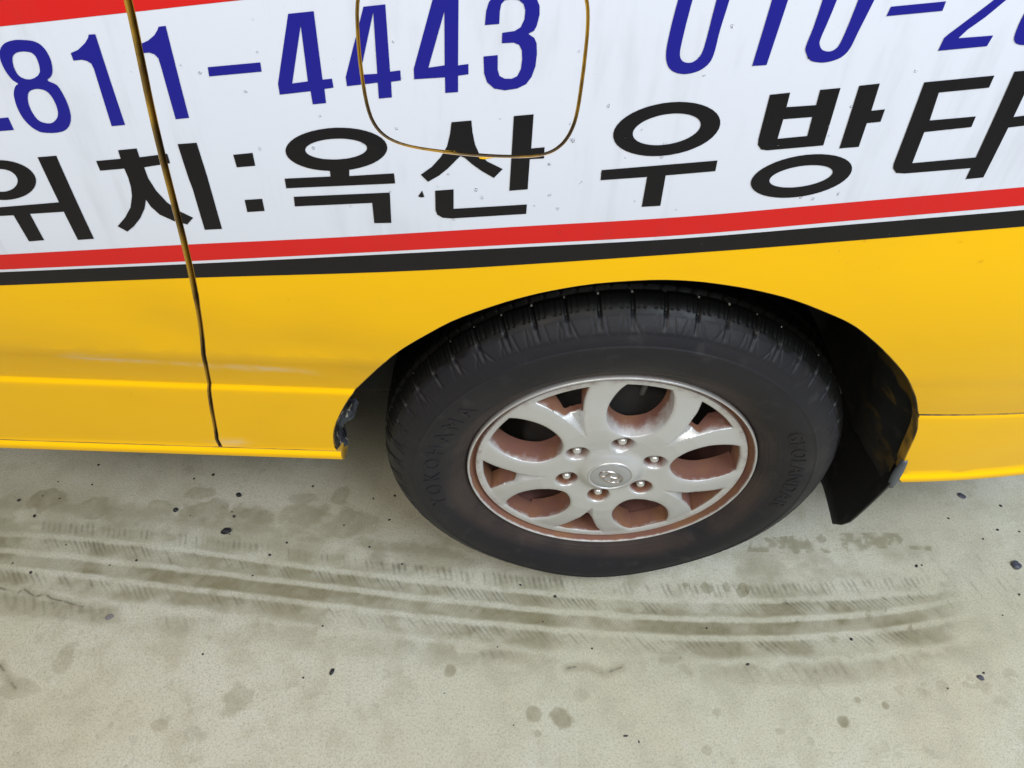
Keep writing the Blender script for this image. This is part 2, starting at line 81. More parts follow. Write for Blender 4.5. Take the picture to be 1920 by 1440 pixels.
["letter","black",[0.1271,0.9763,0.1446,0.9791,0.1459,0.9551,0.1577,0.957,0.158,0.9456,0.146,0.9437,0.1468,0.9212,0.1292,0.9188],[]],
["letter","black",[0.1477,0.9011,0.1488,0.8978,0.1488,0.8943,0.1477,0.8907,0.1454,0.887,0.1421,0.8833,0.1377,0.8798,0.1325,0.8765,0.1264,0.8735,0.1198,0.8709,0.1127,0.8688,0.1053,0.8672,0.0978,0.8661,0.0904,0.8656,0.0834,0.8658,0.0768,0.8665,0.0709,0.8678,0.0658,0.8697,0.0616,0.8721,0.0585,0.8749,0.0565,0.878,0.0556,0.8814,0.056,0.885,0.0574,0.8886,0.06,0.8923,0.0636,0.8959,0.0681,0.8992,0.0734,0.9024,0.0794,0.9052,0.0859,0.9076,0.0928,0.9096,0.1,0.9111,0.1071,0.912,0.1142,0.9125,0.121,0.9123,0.1273,0.9117,0.133,0.9105,0.1381,0.9088,0.1423,0.9066,0.1455,0.904],[[0.1308,0.8959,0.1313,0.8942,0.131,0.8924,0.13,0.8905,0.1283,0.8886,0.126,0.8867,0.1231,0.8849,0.1197,0.8831,0.1158,0.8815,0.1116,0.8801,0.1071,0.8789,0.1026,0.878,0.0979,0.8773,0.0935,0.877,0.0892,0.8769,0.0852,0.8772,0.0817,0.8778,0.0787,0.8786,0.0763,0.8797,0.0745,0.8811,0.0735,0.8826,0.0731,0.8843,0.0735,0.8861,0.0745,0.888,0.0763,0.8899,0.0787,0.8918,0.0817,0.8936,0.0851,0.8953,0.089,0.8969,0.0932,0.8982,0.0975,0.8994,0.1021,0.9003,0.1066,0.9009,0.1109,0.9012,0.1151,0.9013,0.119,0.901,0.1225,0.9005,0.1255,0.8997,0.1279,0.8986,0.1297,0.8973]]],
["letter","black",[0.1832,0.9819,0.2421,0.9904,0.2422,0.9801,0.1998,0.9738,0.2022,0.9489,0.2424,0.9545,0.2428,0.9447,0.2018,0.938,0.2032,0.9077,0.2609,0.9163,0.2607,0.9054,0.2008,0.897,0.192,0.8971,0.1872,0.9015,0.1859,0.9059],[]],
["letter","black",[0.258,0.9945,0.2758,0.9968,0.2767,0.9556,0.294,0.9589,0.295,0.9491,0.2768,0.9458,0.2774,0.8966,0.2612,0.894],[]],
["paint_chip","yellow",[-0.2091,0.8962,-0.2016,0.897,-0.1915,0.8967,-0.1865,0.8963,-0.1898,0.8947,-0.1965,0.8933,-0.2032,0.892,-0.2069,0.8926],[]],
["paint_chip","yellow",[-0.2401,0.8994,-0.2301,0.8988,-0.2293,0.897,-0.2368,0.897],[]],
["vinyl_nick","black",[-0.2669,0.8496,-0.2626,0.8561,-0.2606,0.8493,-0.2637,0.8485],[]],
]
RT=[-0.8671,0.7391,-0.8507,0.7409,-0.8286,0.7433,-0.8024,0.7461,-0.7734,0.7493,-0.7432,0.7526,-0.7132,0.756,-0.6825,0.7596,-0.6496,0.7635,-0.6156,0.7675,-0.5815,0.7716,-0.5482,0.7755,-0.5167,0.7792,-0.4872,0.7825,-0.4589,0.7855,-0.4313,0.7884,-0.404,0.7914,-0.3765,0.7943,-0.3483,0.7975,-0.3193,0.8009,-0.2901,0.8044,-0.2606,0.808,-0.2312,0.8116,-0.2018,0.8152,-0.1728,0.8188,-0.144,0.8222,-0.1153,0.8255,-0.0868,0.8287,-0.0583,0.8321,-0.0301,0.8356,-0.002,0.8393,0.026,0.8432,0.0537,0.8474,0.0812,0.8517,0.1085,0.856,0.1356,0.8602,0.1627,0.8644,0.1898,0.8685,0.217,0.8726,0.2442,0.8767,0.2709,0.8807,0.2968,0.8847,0.3219,0.8885,0.3473,0.8924,0.3737,0.8965,0.3997,0.9003,0.4238,0.9035,0.4442,0.9061,0.4592,0.9079]
RB=[-0.8807,0.7168,-0.864,0.7188,-0.8414,0.7214,-0.8145,0.7245,-0.7848,0.7279,-0.7538,0.7314,-0.7231,0.7349,-0.6914,0.7384,-0.6574,0.7421,-0.6221,0.746,-0.5867,0.7498,-0.5524,0.7536,-0.52,0.7572,-0.49,0.7606,-0.4616,0.7638,-0.434,0.7669,-0.4068,0.77,-0.3792,0.7731,-0.3508,0.7764,-0.3215,0.7797,-0.2917,0.7832,-0.2616,0.7867,-0.2315,0.7902,-0.2015,0.7937,-0.1718,0.7972,-0.1424,0.8006,-0.1132,0.8039,-0.084,0.8072,-0.055,0.8106,-0.0261,0.8141,0.0025,0.8179,0.031,0.8219,0.0593,0.8262,0.0873,0.8306,0.1152,0.8351,0.1428,0.8395,0.1703,0.8438,0.198,0.8481,0.2257,0.8524,0.2533,0.8566,0.2805,0.8608,0.3069,0.8649,0.3323,0.8689,0.3582,0.873,0.3851,0.8772,0.4116,0.8811,0.4362,0.8845,0.4571,0.8871,0.4725,0.8889]
WB=[-0.8833,0.7127,-0.8665,0.7147,-0.8439,0.7173,-0.8169,0.7204,-0.7871,0.7239,-0.756,0.7274,-0.7249,0.731,-0.6927,0.7345,-0.658,0.7383,-0.6219,0.7422,-0.5858,0.7461,-0.5509,0.7499,-0.5182,0.7535,-0.4883,0.7569,-0.4602,0.76,-0.4332,0.7631,-0.4065,0.7661,-0.3794,0.7692,-0.3513,0.7725,-0.322,0.7758,-0.2921,0.7792,-0.2619,0.7827,-0.2316,0.7862,-0.2014,0.7897,-0.1716,0.7931,-0.1421,0.7965,-0.1127,0.7998,-0.0835,0.8031,-0.0544,0.8065,-0.0254,0.81,0.0034,0.8137,0.032,0.8177,0.0604,0.8219,0.0886,0.8262,0.1166,0.8306,0.1444,0.8349,0.1721,0.8392,0.1999,0.8434,0.2278,0.8476,0.2555,0.8518,0.2829,0.8559,0.3094,0.8599,0.335,0.8639,0.3609,0.8681,0.388,0.8724,0.4147,0.8763,0.4393,0.8797,0.4603,0.8824,0.4758,0.8843]
BB=[-0.8946,0.6948,-0.8777,0.6965,-0.855,0.6987,-0.8279,0.7014,-0.7978,0.7045,-0.7661,0.7078,-0.7344,0.7111,-0.7023,0.7145,-0.6688,0.7181,-0.6338,0.7219,-0.5975,0.7258,-0.5598,0.7298,-0.5209,0.7339,-0.4804,0.7379,-0.4384,0.7417,-0.395,0.7455,-0.3509,0.7495,-0.3063,0.7539,-0.2618,0.7588,-0.2161,0.7643,-0.1687,0.7705,-0.1211,0.7769,-0.075,0.7833,-0.0316,0.7894,0.0075,0.7948,0.0416,0.7996,0.0719,0.8039,0.0996,0.808,0.1259,0.8119,0.1521,0.8159,0.1794,0.82,0.2076,0.8242,0.236,0.8285,0.2643,0.8329,0.292,0.8371,0.319,0.8413,0.345,0.8453,0.3716,0.8494,0.3994,0.8534,0.4269,0.857,0.4524,0.8601,0.4741,0.8624,0.4901,0.864]
TRB=[-0.7365,0.9736,-0.7229,0.9755,-0.704,0.978,-0.6817,0.981,-0.658,0.9842,-0.6346,0.9874,-0.6134,0.9903,-0.594,0.993,-0.5748,0.9957,-0.556,0.9984,-0.5376,1.0011,-0.5196,1.0037,-0.5022,1.0062,-0.4872,1.0083,-0.4748,1.0101,-0.4628,1.0119,-0.4491,1.0139,-0.4317,1.0164,-0.4084,1.0197,-0.3782,1.024,-0.3427,1.029,-0.3038,1.0345,-0.2632,1.0402,-0.2225,1.0459,-0.1836,1.0513,-0.1467,1.0563,-0.1104,1.0612,-0.0741,1.0661,-0.037,1.071,0.0017,1.0762,0.0426,1.0818,0.0897,1.0883,0.1429,1.0957,0.1974,1.1033,0.2482,1.1104,0.2911,1.1164,0.3214,1.1206]
GAPL=[-0.5037,1.05,-0.5029,1.0344,-0.5028,1.0188,-0.5033,1.0031,-0.5042,0.9875,-0.5052,0.9719,-0.5063,0.9563,-0.5075,0.9407,-0.5085,0.9251,-0.5095,0.9094,-0.5103,0.8938,-0.5111,0.8782,-0.5119,0.8626,-0.5126,0.847,-0.5134,0.8313,-0.5142,0.8157,-0.5151,0.8001,-0.5162,0.7845,-0.5175,0.7689,-0.519,0.7532,-0.5208,0.7376,-0.5229,0.722,-0.5252,0.7064,-0.5273,0.6908,-0.5302,0.6752,-0.5333,0.6595,-0.5367,0.6439,-0.5403,0.6283,-0.5441,0.6127,-0.548,0.5971,-0.5519,0.5814,-0.5558,0.5658,-0.5597,0.5502,-0.5635,0.5346,-0.5671,0.519,-0.5705,0.5034,-0.5738,0.4877,-0.5769,0.4721,-0.5798,0.4565,-0.5826,0.4409,-0.5853,0.4253,-0.5881,0.4096,-0.591,0.394,-0.5945,0.3784]
GAPR=[-0.4965,1.05,-0.4957,1.0344,-0.4956,1.0188,-0.4961,1.0031,-0.497,0.9875,-0.498,0.9719,-0.4991,0.9563,-0.5003,0.9407,-0.5013,0.9251,-0.5023,0.9094,-0.5031,0.8938,-0.5039,0.8782,-0.5047,0.8626,-0.5054,0.847,-0.5062,0.8313,-0.507,0.8157,-0.5079,0.8001,-0.509,0.7845,-0.5103,0.7689,-0.5118,0.7532,-0.5136,0.7376,-0.5157,0.722,-0.518,0.7064,-0.5213,0.6908,-0.5242,0.6752,-0.5273,0.6595,-0.5307,0.6439,-0.5343,0.6283,-0.5381,0.6127,-0.542,0.5971,-0.5459,0.5814,-0.5498,0.5658,-0.5537,0.5502,-0.5575,0.5346,-0.5611,0.519,-0.5645,0.5034,-0.5678,0.4877,-0.5709,0.4721,-0.5738,0.4565,-0.5766,0.4409,-0.5793,0.4253,-0.5821,0.4096,-0.585,0.394,-0.5885,0.3784]
FLAP=[-0.3087,1.021,-0.3096,1.0141,-0.3101,1.0059,-0.3104,0.9968,-0.3104,0.9872,-0.3103,0.9774,-0.3099,0.9675,-0.3093,0.9576,-0.3086,0.9483,-0.3076,0.94,-0.3063,0.9331,-0.3048,0.9275,-0.3028,0.9228,-0.3005,0.9187,-0.2977,0.9151,-0.2942,0.9119,-0.2903,0.9092,-0.2858,0.907,-0.2811,0.9052,-0.276,0.9038,-0.2705,0.9026,-0.2642,0.9016,-0.2568,0.9007,-0.2484,0.8999,-0.2391,0.8991,-0.2293,0.8985,-0.2195,0.898,-0.2102,0.8977,-0.2016,0.8974,-0.1935,0.8973,-0.1856,0.8973,-0.1778,0.8975,-0.1703,0.8978,-0.1632,0.8983,-0.157,0.899,-0.1517,0.8999,-0.1471,0.9011,-0.143,0.9026,-0.1394,0.9045,-0.1362,0.9068,-0.1332,0.9096,-0.1304,0.9128,-0.128,0.9166,-0.1258,0.921,-0.124,0.926,-0.1225,0.9314,-0.1215,0.9372,-0.1208,0.9437,-0.1203,0.9509,-0.12,0.9591,-0.1197,0.9679,-0.1194,0.9772,-0.1193,0.9866,-0.1192,0.9957,-0.1192,1.0043,-0.1195,1.012,-0.12,1.0187,-0.1207,1.0244,-0.1217,1.0292,-0.123,1.0331,-0.1247,1.0366,-0.1269,1.0398,-0.1297,1.0428,-0.1333,1.0454,-0.1385,1.0477,-0.1461,1.0495,-0.1572,1.0508,-0.1719,1.0515,-0.1898,1.0517,-0.2093,1.0514,-0.229,1.0506,-0.2472,1.0496,-0.2628,1.0483,-0.2753,1.0468,-0.2846,1.045,-0.2916,1.0428,-0.2968,1.0403,-0.3008,1.0375,-0.3038,1.0344,-0.306,1.0308,-0.3076,1.0265]
ARCH=[-0.4181,0.3532,-0.4196,0.3563,-0.4199,0.3678,-0.4194,0.3805,-0.4179,0.3938,-0.4156,0.4079,-0.4124,0.4222,-0.408,0.436,-0.4026,0.4499,-0.3965,0.4646,-0.3894,0.4806,-0.3817,0.4973,-0.3742,0.5101,-0.3661,0.5218,-0.3564,0.5381,-0.3471,0.5535,-0.3385,0.568,-0.3304,0.5821,-0.3228,0.5945,-0.3161,0.6039,-0.3098,0.612,-0.3029,0.6203,-0.2956,0.6286,-0.2876,0.6369,-0.2779,0.6463,-0.2654,0.6577,-0.2513,0.6699,-0.2375,0.6806,-0.2246,0.6892,-0.2119,0.6968,-0.1994,0.7038,-0.1869,0.7105,-0.1747,0.7167,-0.1625,0.7223,-0.1508,0.7273,-0.1393,0.7318,-0.1264,0.7362,-0.1118,0.7408,-0.096,0.7453,-0.0788,0.7493,-0.0594,0.7528,-0.0387,0.7557,-0.0195,0.7578,-0.0031,0.7588,0.012,0.759,0.0263,0.7586,0.0402,0.7578,0.0534,0.7564,0.0665,0.7547,0.0793,0.7529,0.092,0.7506,0.1049,0.748,0.1183,0.7448,0.1321,0.7412,0.146,0.7368,0.1609,0.7314,0.1761,0.7251,0.1899,0.7192,0.2013,0.7142,0.2112,0.7096,0.221,0.7044,0.2307,0.6984,0.2402,0.6917,0.2512,0.6834,0.2646,0.6727,0.2798,0.66,0.2948,0.6467,0.3092,0.633,0.3235,0.6186,0.3368,0.6042,0.3495,0.5888,0.3609,0.5738,0.3713,0.5589,0.3819,0.542,0.3921,0.5243,0.3985,0.5127]
ARCHB=[0.3985,0.5127,0.4008,0.5068,0.406,0.4956,0.411,0.4839,0.4144,0.4737,0.4171,0.4636,0.4197,0.4532,0.4221,0.4424,0.4245,0.4313,0.4274,0.4189,0.431,0.4043,0.4353,0.3881,0.44,0.3723,0.4458,0.3563,0.4465,0.3492,0.4607,0.3239]
TRK_A=[-0.02764,0.03531,0.11464,-0.03603,-0.04626]
TRK_B=[0.01482,0.07881,0.1023,-0.04674,-0.07987]
TRK_C=[0.02226,0.08271,0.09905,-0.04709,-0.11444]
SPECKS=[[-0.6797,0.1439,0.0047,0.0057],[-0.7917,0.1057,0.0051,0.0049],[-1.0963,0.1165,0.003,0.0039],[-1.0527,0.0831,0.003,0.0038],[-0.6771,0.0957,0.0036,0.003],[-0.5909,0.0165,0.003,0.0028],[-0.5646,0.043,0.0025,0.0023],[-0.8315,-0.0025,0.0024,0.0023],[-1.0108,-0.0328,0.0033,0.0028],[-0.8762,-0.0136,0.0019,0.0017],[-0.9715,0.1575,0.0021,0.002],[-1.0398,0.1617,0.0015,0.002],[-0.7776,0.179,0.0021,0.0026],[-0.7422,0.1894,0.0032,0.0033],[-0.9761,0.2045,0.0026,0.0027],[-0.6128,-0.0258,0.0019,0.0016],[-0.9704,0.0246,0.0015,0.0018],[-1.051,-0.0151,0.0019,0.0017],[-0.6628,-0.1725,0.0022,0.0019],[-0.4859,-0.2075,0.0018,0.0018],[-0.4692,-0.1172,0.0019,0.002],[-0.4077,0.0394,0.002,0.0023],[-0.3425,0.0061,0.002,0.0022],[-0.12,-0.0287,0.002,0.0026],[-0.0561,-0.0498,0.003,0.0031],[0.0061,-0.1442,0.0019,0.0019],[-0.1599,-0.1459,0.0014,0.0014],[-0.2475,-0.227,0.0013,0.0013],[-0.1308,-0.2751,0.0013,0.0012],[0.0737,-0.2959,0.0026,0.0012],[-0.0796,-0.0981,0.0014,0.0015],[0.6476,0.0341,0.0037,0.003],[0.659,0.0367,0.0021,0.0018],[0.6972,-0.169,0.0024,0.002],[0.2785,-0.165,0.0038,0.0024],[0.4766,-0.1149,0.0029,0.0031],[0.2162,-0.1015,0.0019,0.002],[0.844,0.1203,0.0028,0.0027],[0.8055,0.0985,0.0022,0.002],[0.8882,0.1182,0.0022,0.002],[0.8279,-0.0185,0.0026,0.0024],[0.6224,-0.1975,0.0019,0.0015],[0.7777,-0.061,0.0015,0.0017],[0.8749,0.1775,0.0034,0.0028],[0.7521,0.144,0.0022,0.0027],[-0.6756,0.0573,0.0015,0.0012],[-0.6838,0.1061,0.0015,0.0018],[-1.0215,0.1236,0.0015,0.0019],[-1.0563,0.1283,0.0015,0.0019],[-0.7609,0.095,0.0015,0.0012],[-0.4632,0.0845,0.002,0.0018],[-0.373,0.1544,0.0027,0.0025],[-0.4146,0.1466,0.0021,0.0019],[-0.5385,0.1706,0.0021,0.0026],[-0.3773,0.0994,0.0031,0.0018],[0.167,0.043,0.0016,0.0017]]
PEBBLES=[[-0.683,0.0628,0.0095,0.0071],[-0.4393,-0.1965,0.0036,0.0073],[0.847,0.0417,0.0092,0.0095],[0.6879,-0.1776,0.0063,0.0045],[-0.8423,-0.1115,0.0073,0.0056],[0.8004,0.1985,0.0058,0.0092],[0.0526,-0.2874,0.0044,0.0016]]
STAINS=[[-1.0437,0.1228,0.0425,0.0313,0.8],[-1.1106,0.1166,0.0281,0.0288,0.6],[-0.9473,0.1059,0.0363,0.0305,0.7],[-0.8834,0.0893,0.0452,0.0324,0.6],[-0.8217,0.1034,0.0406,0.0275,0.6],[-0.7413,0.1016,0.056,0.0347,0.7],[-0.7598,0.1458,0.0311,0.0179,0.5],[-0.6458,0.098,0.0511,0.0319,0.7],[-0.5388,0.1043,0.0619,0.0293,0.6],[-0.4495,0.0968,0.0516,0.0314,0.5],[-0.6643,0.0486,0.0259,0.0187,0.6],[-0.551,0.1414,0.0314,0.0151,0.4],[-0.4791,0.1528,0.0253,0.0228,0.5],[-0.0982,-0.2534,0.016,0.0154,0.7],[-0.0524,-0.265,0.023,0.022,0.8],[-0.0915,-0.2873,0.0078,0.0066,0.5],[-0.2411,-0.1887,0.0146,0.0146,0.7],[-0.3084,0.027,0.0161,0.0157,0.6],[-0.3546,0.0344,0.0101,0.009,0.4],[0.4228,-0.2565,0.0137,0.0152,0.9],[0.5027,-0.228,0.0074,0.0074,0.9],[0.4571,-0.2203,0.0074,0.0065,0.7],[0.2091,-0.2462,0.0082,0.007,0.5],[0.1832,-0.3064,0.0088,0.0082,0.5],[0.3585,-0.2888,0.0089,0.0085,0.4],[0.3104,-0.2742,0.0072,0.0052,0.4],[0.2287,-0.0242,0.0132,0.0142,0.8],[0.2668,-0.0198,0.0081,0.011,0.7],[0.2974,-0.0231,0.0152,0.0154,0.9],[0.1894,-0.0179,0.0091,0.0087,0.6],[-0.8895,-0.1904,0.021,0.029,0.45],[-0.5914,-0.244,0.0277,0.0301,0.45],[-0.6997,-0.2864,0.0152,0.0102,0.45],[-0.9408,-0.2355,0.0341,0.0149,0.35],[-0.0166,-0.2213,0.0181,0.0142,0.3],[-0.4674,0.0785,0.0614,0.0213,0.5]]
FOOT=[[0.5425,-0.2004],[0.5788,-0.1959],[0.6137,-0.1905],[0.6615,-0.1819],[0.6867,-0.1923],[0.7454,-0.1706],[0.7066,-0.2169]]
CRACKS=[[[-0.0404,-0.1798],[-0.019,-0.1765],[-0.0014,-0.177],[0.0112,-0.1822],[0.0266,-0.1863],[0.0409,-0.1805],[0.0562,-0.1755]],[[-0.9914,-0.1993],[-0.9503,-0.2374]],[[-1.0529,-0.0621],[-1.0295,-0.0685],[-1.019,-0.0752],[-1.0104,-0.0628],[-0.9855,-0.0772],[-0.9691,-0.0717],[-0.9535,-0.0803],[-0.9205,-0.0882],[-0.8949,-0.0944]],[[0.1628,-0.1718],[0.1753,-0.1825]],[[0.1269,-0.1597],[0.1476,-0.1592],[0.1604,-0.1551]]]
PATCHES=[[[0.3302,0.0808],[0.4348,0.0963],[0.5446,0.1049],[0.6448,0.1072],[0.6348,0.0773],[0.5318,0.061],[0.4033,0.0532],[0.3201,0.0561]],[[0.6352,0.0784],[0.7173,0.0801],[0.712,0.0717],[0.6324,0.0702]],[[0.5196,-0.0563],[0.5478,-0.0239],[0.5656,-0.0318],[0.5509,-0.0839],[0.5114,-0.0931]],[[0.444,-0.0769],[0.4614,-0.0785],[0.455,-0.1086],[0.4641,-0.1211],[0.4319,-0.1219]],[[0.6007,-0.0775],[0.5918,-0.1175],[0.6039,-0.125],[0.5855,-0.093]]]
P2 = lambda a: np.array(a, float).reshape(-1, 2)
RT, RB, WB, BB, TRB, GAPL, GAPR, FLAP, ARCH, ARCHB = [P2(a) for a in (RT, RB, WB, BB, TRB, GAPL, GAPR, FLAP, ARCH, ARCHB)]

# ---------------------------------------------------------------- materials
def mat(name, col=(.5, .5, .5), rough=.5, metal=0, coat=0, spec=.5):
    m = bpy.data.materials.new(name); m.use_nodes = True
    b = m.node_tree.nodes['Principled BSDF']
    b.inputs['Base Color'].default_value = (*col, 1); b.inputs['Roughness'].default_value = rough; b.inputs['Metallic'].default_value = metal
    b.inputs['Coat Weight'].default_value = coat; b.inputs['Coat Roughness'].default_value = .08; b.inputs['Specular IOR Level'].default_value = spec
    return m
class N:
    def __init__(s, m): s.t = m.node_tree; s.b = s.t.nodes['Principled BSDF']
    def n(s, ty, **k):
        o = s.t.nodes.new(ty)
        for a, v in k.items(): setattr(o, a, v)
        return o
    def l(s, a, b): s.t.links.new(a, b)
    def co(s): return s.n('ShaderNodeTexCoord').outputs['Object']
    def attr(s, nm): return s.n('ShaderNodeAttribute', attribute_name=nm).outputs['Fac']
    def noise(s, scale, detail=4, vec=None, rough=.55, sc3=None):
        o = s.n('ShaderNodeTexNoise'); o.inputs['Scale'].default_value = scale; o.inputs['Detail'].default_value = detail; o.inputs['Roughness'].default_value = rough
        v = vec if vec is not None else s.co()
        if sc3:
            mp = s.n('ShaderNodeMapping'); mp.inputs['Scale'].default_value = sc3; s.l(v, mp.inputs[0]); v = mp.outputs[0]
        s.l(v, o.inputs['Vector']); return o.outputs['Fac']
    def ramp(s, f, a, b, va=0., vb=1.):
        o = s.n('ShaderNodeMapRange', interpolation_type='SMOOTHSTEP'); s.l(f, o.inputs[0])
        for i, v in zip((1, 2, 3, 4), (a, b, va, vb)): o.inputs[i].default_value = v
        return o.outputs[0]
    def math(s, op, a, b):
        o = s.n('ShaderNodeMath', operation=op)
        for i, v in enumerate((a, b)):
            if isinstance(v, (int, float)): o.inputs[i].default_value = v
            else: s.l(v, o.inputs[i])
        o.use_clamp = True
        return o.outputs[0]
    def mix(s, f, a, b):
        o = s.n('ShaderNodeMix', data_type='RGBA')
        if isinstance(f, (int, float)): o.inputs[0].default_value = f
        else: s.l(f, o.inputs[0])
        for i, v in ((6, a), (7, b)):
            if isinstance(v, tuple): o.inputs[i].default_value = (*v, 1)
            else: s.l(v, o.inputs[i])
        return o.outputs[2]
    def fmix(s, f, a, b):
        o = s.n('ShaderNodeMapRange'); s.l(f, o.inputs[0]); o.inputs[3].default_value = a; o.inputs[4].default_value = b; return o.outputs[0]
    def bump(s, h, dist, strength=1):
        o = s.n('ShaderNodeBump'); o.inputs['Distance'].default_value = dist; o.inputs['Strength'].default_value = strength
        s.l(h, o.inputs['Height']); s.l(o.outputs[0], s.b.inputs['Normal'])

M = {}
# yellow paint: slight orange peel, scuffs along the crease, road film low down
m = M['yellow'] = mat('yellow_paint', (.86, .47, .003), .40, 0, .06, .22); n = N(m)
sc = n.noise(9, 6, sc3=(1, 1, 14)); film = n.noise(7, 5, sc3=(1, 1, 2.2)); sp = n.noise(240, 3)
c = n.mix(n.ramp(film, .45, .8, 0, .24), (.98, .545, .0003), (.82, .46, .012))
c = n.mix(n.math('MULTIPLY', n.ramp(sp, .70, .78), n.ramp(film, .5, .7)), c, (.30, .19, .05))
sc2 = n.math('MULTIPLY', n.attr('scuff'), n.ramp(n.noise(26, 9, sc3=(1, 1, 40), rough=.75), .44, .52))
c = n.mix(n.math('MULTIPLY', sc2, .65), c, (.80, .77, .68))
n.l(c, n.b.inputs['Base Color']); n.l(n.fmix(film, .32, .46), n.b.inputs['Roughness'])
n.bump(n.noise(55, 2), .0004, .22)
def vinyl(name, col, dirt=.5):
    m = mat(name, col, .36, 0, 0, .28); n = N(m)
    st = n.noise(60, 4, sc3=(1, 1, .05)); bl = n.noise(6, 4)
    c = n.mix(n.ramp(n.math('MULTIPLY', st, bl), .24, .42, 0, .5*dirt), col, (col[0]*.62+.03, col[1]*.62+.03, col[2]*.6+.03))
    c = n.mix(n.ramp(n.noise(320, 2), .74, .80, 0, .5*dirt), c, (.18, .17, .17))
    n.l(c, n.b.inputs['Base Color']); n.l(n.fmix(bl, .30, .46), n.b.inputs['Roughness']); n.bump(n.noise(35, 3), .0006, .22)
    return m
M['white'] = vinyl('white_vinyl', (.70, .73, .82)); M['red'] = vinyl('red_vinyl', (.66, .016, .014), .25)
M['blue'] = vinyl('blue_vinyl', (.013, .013, .25), .05); M['black'] = vinyl('black_vinyl', (.0085, .0075, .009), .1)
# painted edges inside the shut lines: a darker yellow mottled with brown
m = M['jamb'] = mat('dark_yellow_edge', (.5, .28, .01), .6); n = N(m)
n.l(n.mix(n.ramp(n.noise(16, 4), .40, .62), (.40, .225, .02), (.13, .075, .02)), n.b.inputs['Base Color'])
m = M['archlip'] = mat('dirty_arch_edge', (.5, .28, .01), .6); n = N(m)
n.l(n.mix(n.ramp(n.noise(16, 5), .42, .60), (.36, .20, .015), (.06, .038, .014)), n.b.inputs['Base Color'])
m = M['plastic'] = mat('black_liner_plastic', (.010, .010, .010), .42); n = N(m)
n.l(n.fmix(n.noise(18, 5), .28, .75), n.b.inputs['Roughness'])
n.l(n.mix(n.ramp(n.noise(30, 6), .55, .75, 0, .5), (.009, .009, .009), (.045, .04, .033)), n.b.inputs['Base Color'])
patch_f = n.math('MULTIPLY', n.attr('yellow_patch'), n.ramp(n.noise(21, 5, sc3=(1, .45, 1)), .50, .60))  # mottled yellow patches on the black liner, strongest near the rear outer edge
n.l(n.mix(patch_f, n.mix(n.ramp(n.noise(30, 6), .55, .75, 0, .5), (.009, .009, .009), (.045, .04, .033)), (.20, .115, .006)), n.b.inputs['Base Color'])
M['dark'] = mat('underbody_black', (.012, .012, .011), .8)
m = M['flap'] = mat('mud_flap_rubber', (.013, .013, .013), .34); n = N(m)
n.l(n.mix(n.ramp(n.noise(40, 6), .58, .75, 0, .45), (.012, .012, .012), (.05, .047, .042)), n.b.inputs['Base Color']); n.bump(n.noise(120, 3), .0006, .4)
M['clip'] = mat('grey_clip_plastic', (.075, .088, .11), .4)
m = M['torn'] = mat('torn_metal', (.25, .27, .32), .45, .4); n = N(m)
k = n.noise(90, 6, sc3=(1, 1, .3)); n.l(n.mix(n.ramp(k, .55, .60), n.mix(n.ramp(n.noise(28, 4, sc3=(1, 1, .4)), .42, .62), (.012, .012, .013), (.075, .082, .10)), (.42, .38, .32)), n.b.inputs['Base Color'])
# alloy: silver lacquer with brown brake dust where 'dust' is set
m = M['alloy'] = mat('silver_alloy', (.6, .6, .58), .42, .55, .0); n = N(m)
d = n.attr('dust'); k = n.noise(55, 5, rough=.6); k2 = n.noise(14, 3)
kk_ = n.n('ShaderNodeMath', operation='MULTIPLY_ADD'); n.l(k, kk_.inputs[0]); kk_.inputs[1].default_value = .72; n.l(n.math('MULTIPLY', d, 1.0), kk_.inputs[2]); f = n.ramp(kk_.outputs[0], .62, 1.16)
cd = n.mix(n.ramp(k2, .35, .65), (.165, .070, .052), (.21, .098, .050))
c = n.mix(n.ramp(n.noise(170, 3), .70, .77, 0, .5), n.mix(n.ramp(k2, .4, .7, 0, .35), (.62, .622, .625), (.56, .55, .525)), (.26, .21, .17))
n.l(n.mix(f, c, cd), n.b.inputs['Base Color']); n.l(n.fmix(f, .42, .88), n.b.inputs['Roughness']); n.l(n.fmix(f, .55, 0), n.b.inputs['Metallic']); n.l(n.fmix(f, .2, 0), n.b.inputs['Coat Weight'])
m = M['barrel'] = mat('rim_barrel_dust', (.10, .05, .04), .9); n = N(m)
n.l(n.mix(n.ramp(n.noise(20, 5), .4, .65), (.17, .075, .062), (.11, .050, .040)), n.b.inputs['Base Color'])
M['drum'] = mat('brake_drum', (.030, .027, .026), .65); M['chrome'] = mat('worn_chrome', (.72, .71, .68), .22, 1); M['badge'] = mat('dull_badge', (.40, .36, .34), .30, .8); M['nut'] = mat('satin_nut', (.66, .65, .62), .30, .55)
M['cap'] = mat('cap_silver', (.46, .47, .49), .32, .6); M['stem'] = mat('valve_rubber', (.05, .048, .046), .6)
